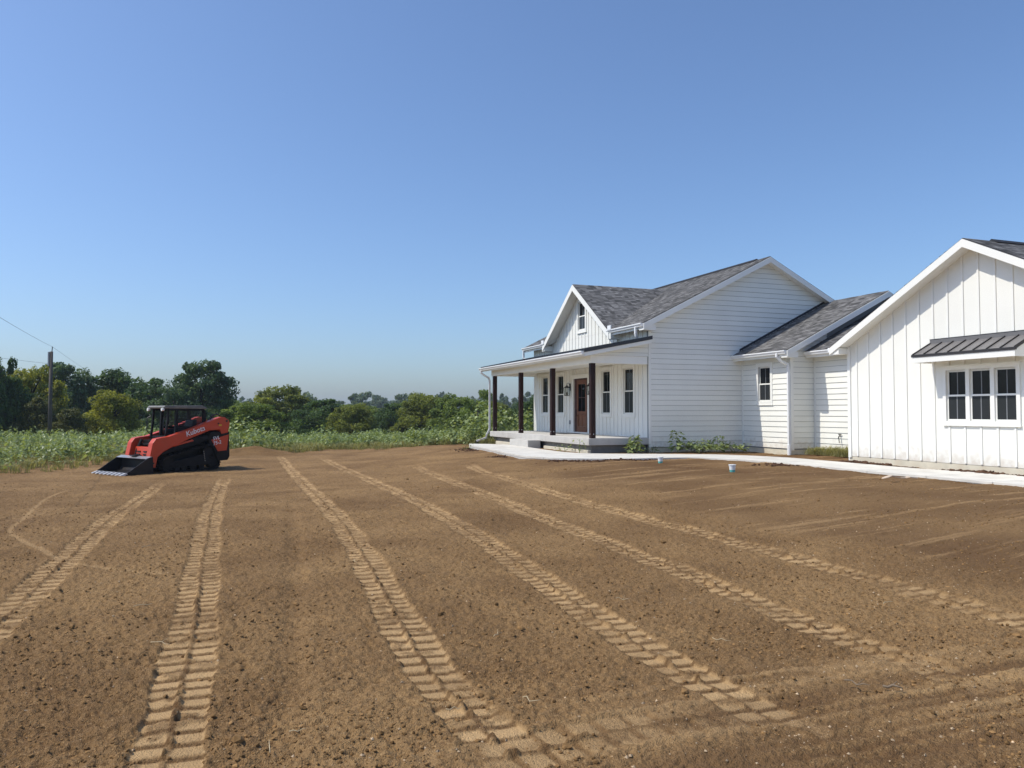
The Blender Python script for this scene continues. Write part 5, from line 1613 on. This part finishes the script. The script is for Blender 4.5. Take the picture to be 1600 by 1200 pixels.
M_TEAL = mat('teal_plastic', (.10, .42, .38), .5)
M_TUB = mat('white_plastic', (.80, .82, .82), .45)
def tub(x, y, s, label):
    root = empty('plastic_tub', (x, y, gz(x, y) - .005)); root.scale = (s, s, s)
    tag(root, label, 'tub', 'plastic tubs on the soil')
    mb = MB(); mb.tube([(0, 0, .055), (0, 0, .16)], [.064, .078], 20); mb.build('body', M_TUB, root, smooth=False)
    mb = MB(); mb.tube([(0, 0, 0), (0, 0, .0548)], [.058, .0645], 20); mb.build('base_band', M_TEAL, root)
    mb = MB(); mb.tube([(0, 0, .158), (0, 0, .176)], [.086, .086], 20); mb.build('lid', M_TUB, root, bevel=.003)
tub(5.11, 17.9, 1.0, 'white plastic tub with a teal base, the nearer one out on the open soil')
tub(4.03, 20.95, .98, 'white plastic tub with a teal base, the farther one close to the path edge')

# ------------------------------------------------------------------ utility pole and wires
M_POLE = mat('weathered_pole', (.10, .085, .072), .9, .25, 6, .4, 30, stretch=(8, 8, .5))
M_WIRE = mat('wire', (.16, .17, .19), .6)
PX, PY = -30.0, 50.0
pole = empty('utility_pole', (PX, PY, -.9))
tag(pole, 'weathered wooden utility pole standing before the left trees', 'utility pole')
mb = MB(); mb.tube([(0, 0, 0), (0, 0, 6.35)], [.125, .10], 12); mb.build('shaft', M_POLE, pole, smooth=True)
mb = MB(); mb.tube([(.03, 0, 6.30), (.06, 0, 6.68)], .03, 8); mb.build('insulator_pin', M_GREY, pole)
mb = MB(); mb.box(-.16, -.06, -.12, -.04, 5.4, 6.32); mb.build('cable_guard', mat('weathered_guard', (.32, .32, .33), .7), pole)
mb = MB(); mb.box(-.2, -.08, -.05, .05, 5.52, 5.6); mb.build('bracket', M_BLACK, pole)
def wire(p0, p1, sag, label):
    mb = MB(); pts = []
    for k in range(25):
        f_ = k / 24
        pts.append((p0[0] + (p1[0] - p0[0]) * f_, p0[1] + (p1[1] - p0[1]) * f_, p0[2] + (p1[2] - p0[2]) * f_ - sag * 4 * f_ * (1 - f_)))
    mb.tube(pts, .007, 5)
    return tag(mb.build('power_line', M_WIRE, None, smooth=True), label, 'wire', 'wires on the utility pole')
wire((PX + .06, PY, 5.76), (-11.0, 12.0, 4.9), .12, 'overhead wire rising from the pole top to the upper left')
wire((PX - .14, PY, 4.66), (-24.0, 26.0, 4.3), .05, 'lower wire running left from the bracket on the pole')
wire((PX + .06, PY, 5.76), (-50.0, 96.0, 4.8), .1, 'wire running from the pole top down behind the trees')

# ------------------------------------------------------------------ haze
hz = MB(); hz.box(-1560, 1560, -460, 1560, -4.0, 24.0)
hm = bpy.data.materials.new('haze_air'); hm.use_nodes = True
hn = hm.node_tree; hn.nodes.remove(hn.nodes['Principled BSDF'])
pv = hn.nodes.new('ShaderNodeVolumePrincipled'); pv.inputs['Color'].default_value = (.80, .895, 1.0, 1); pv.inputs['Density'].default_value = .00033
hn.links.new(pv.outputs[0], hn.nodes['Material Output'].inputs['Volume'])
ho = hz.build('haze', hm)
tag(ho, 'thin summer haze lying over the fields', kind='stuff')
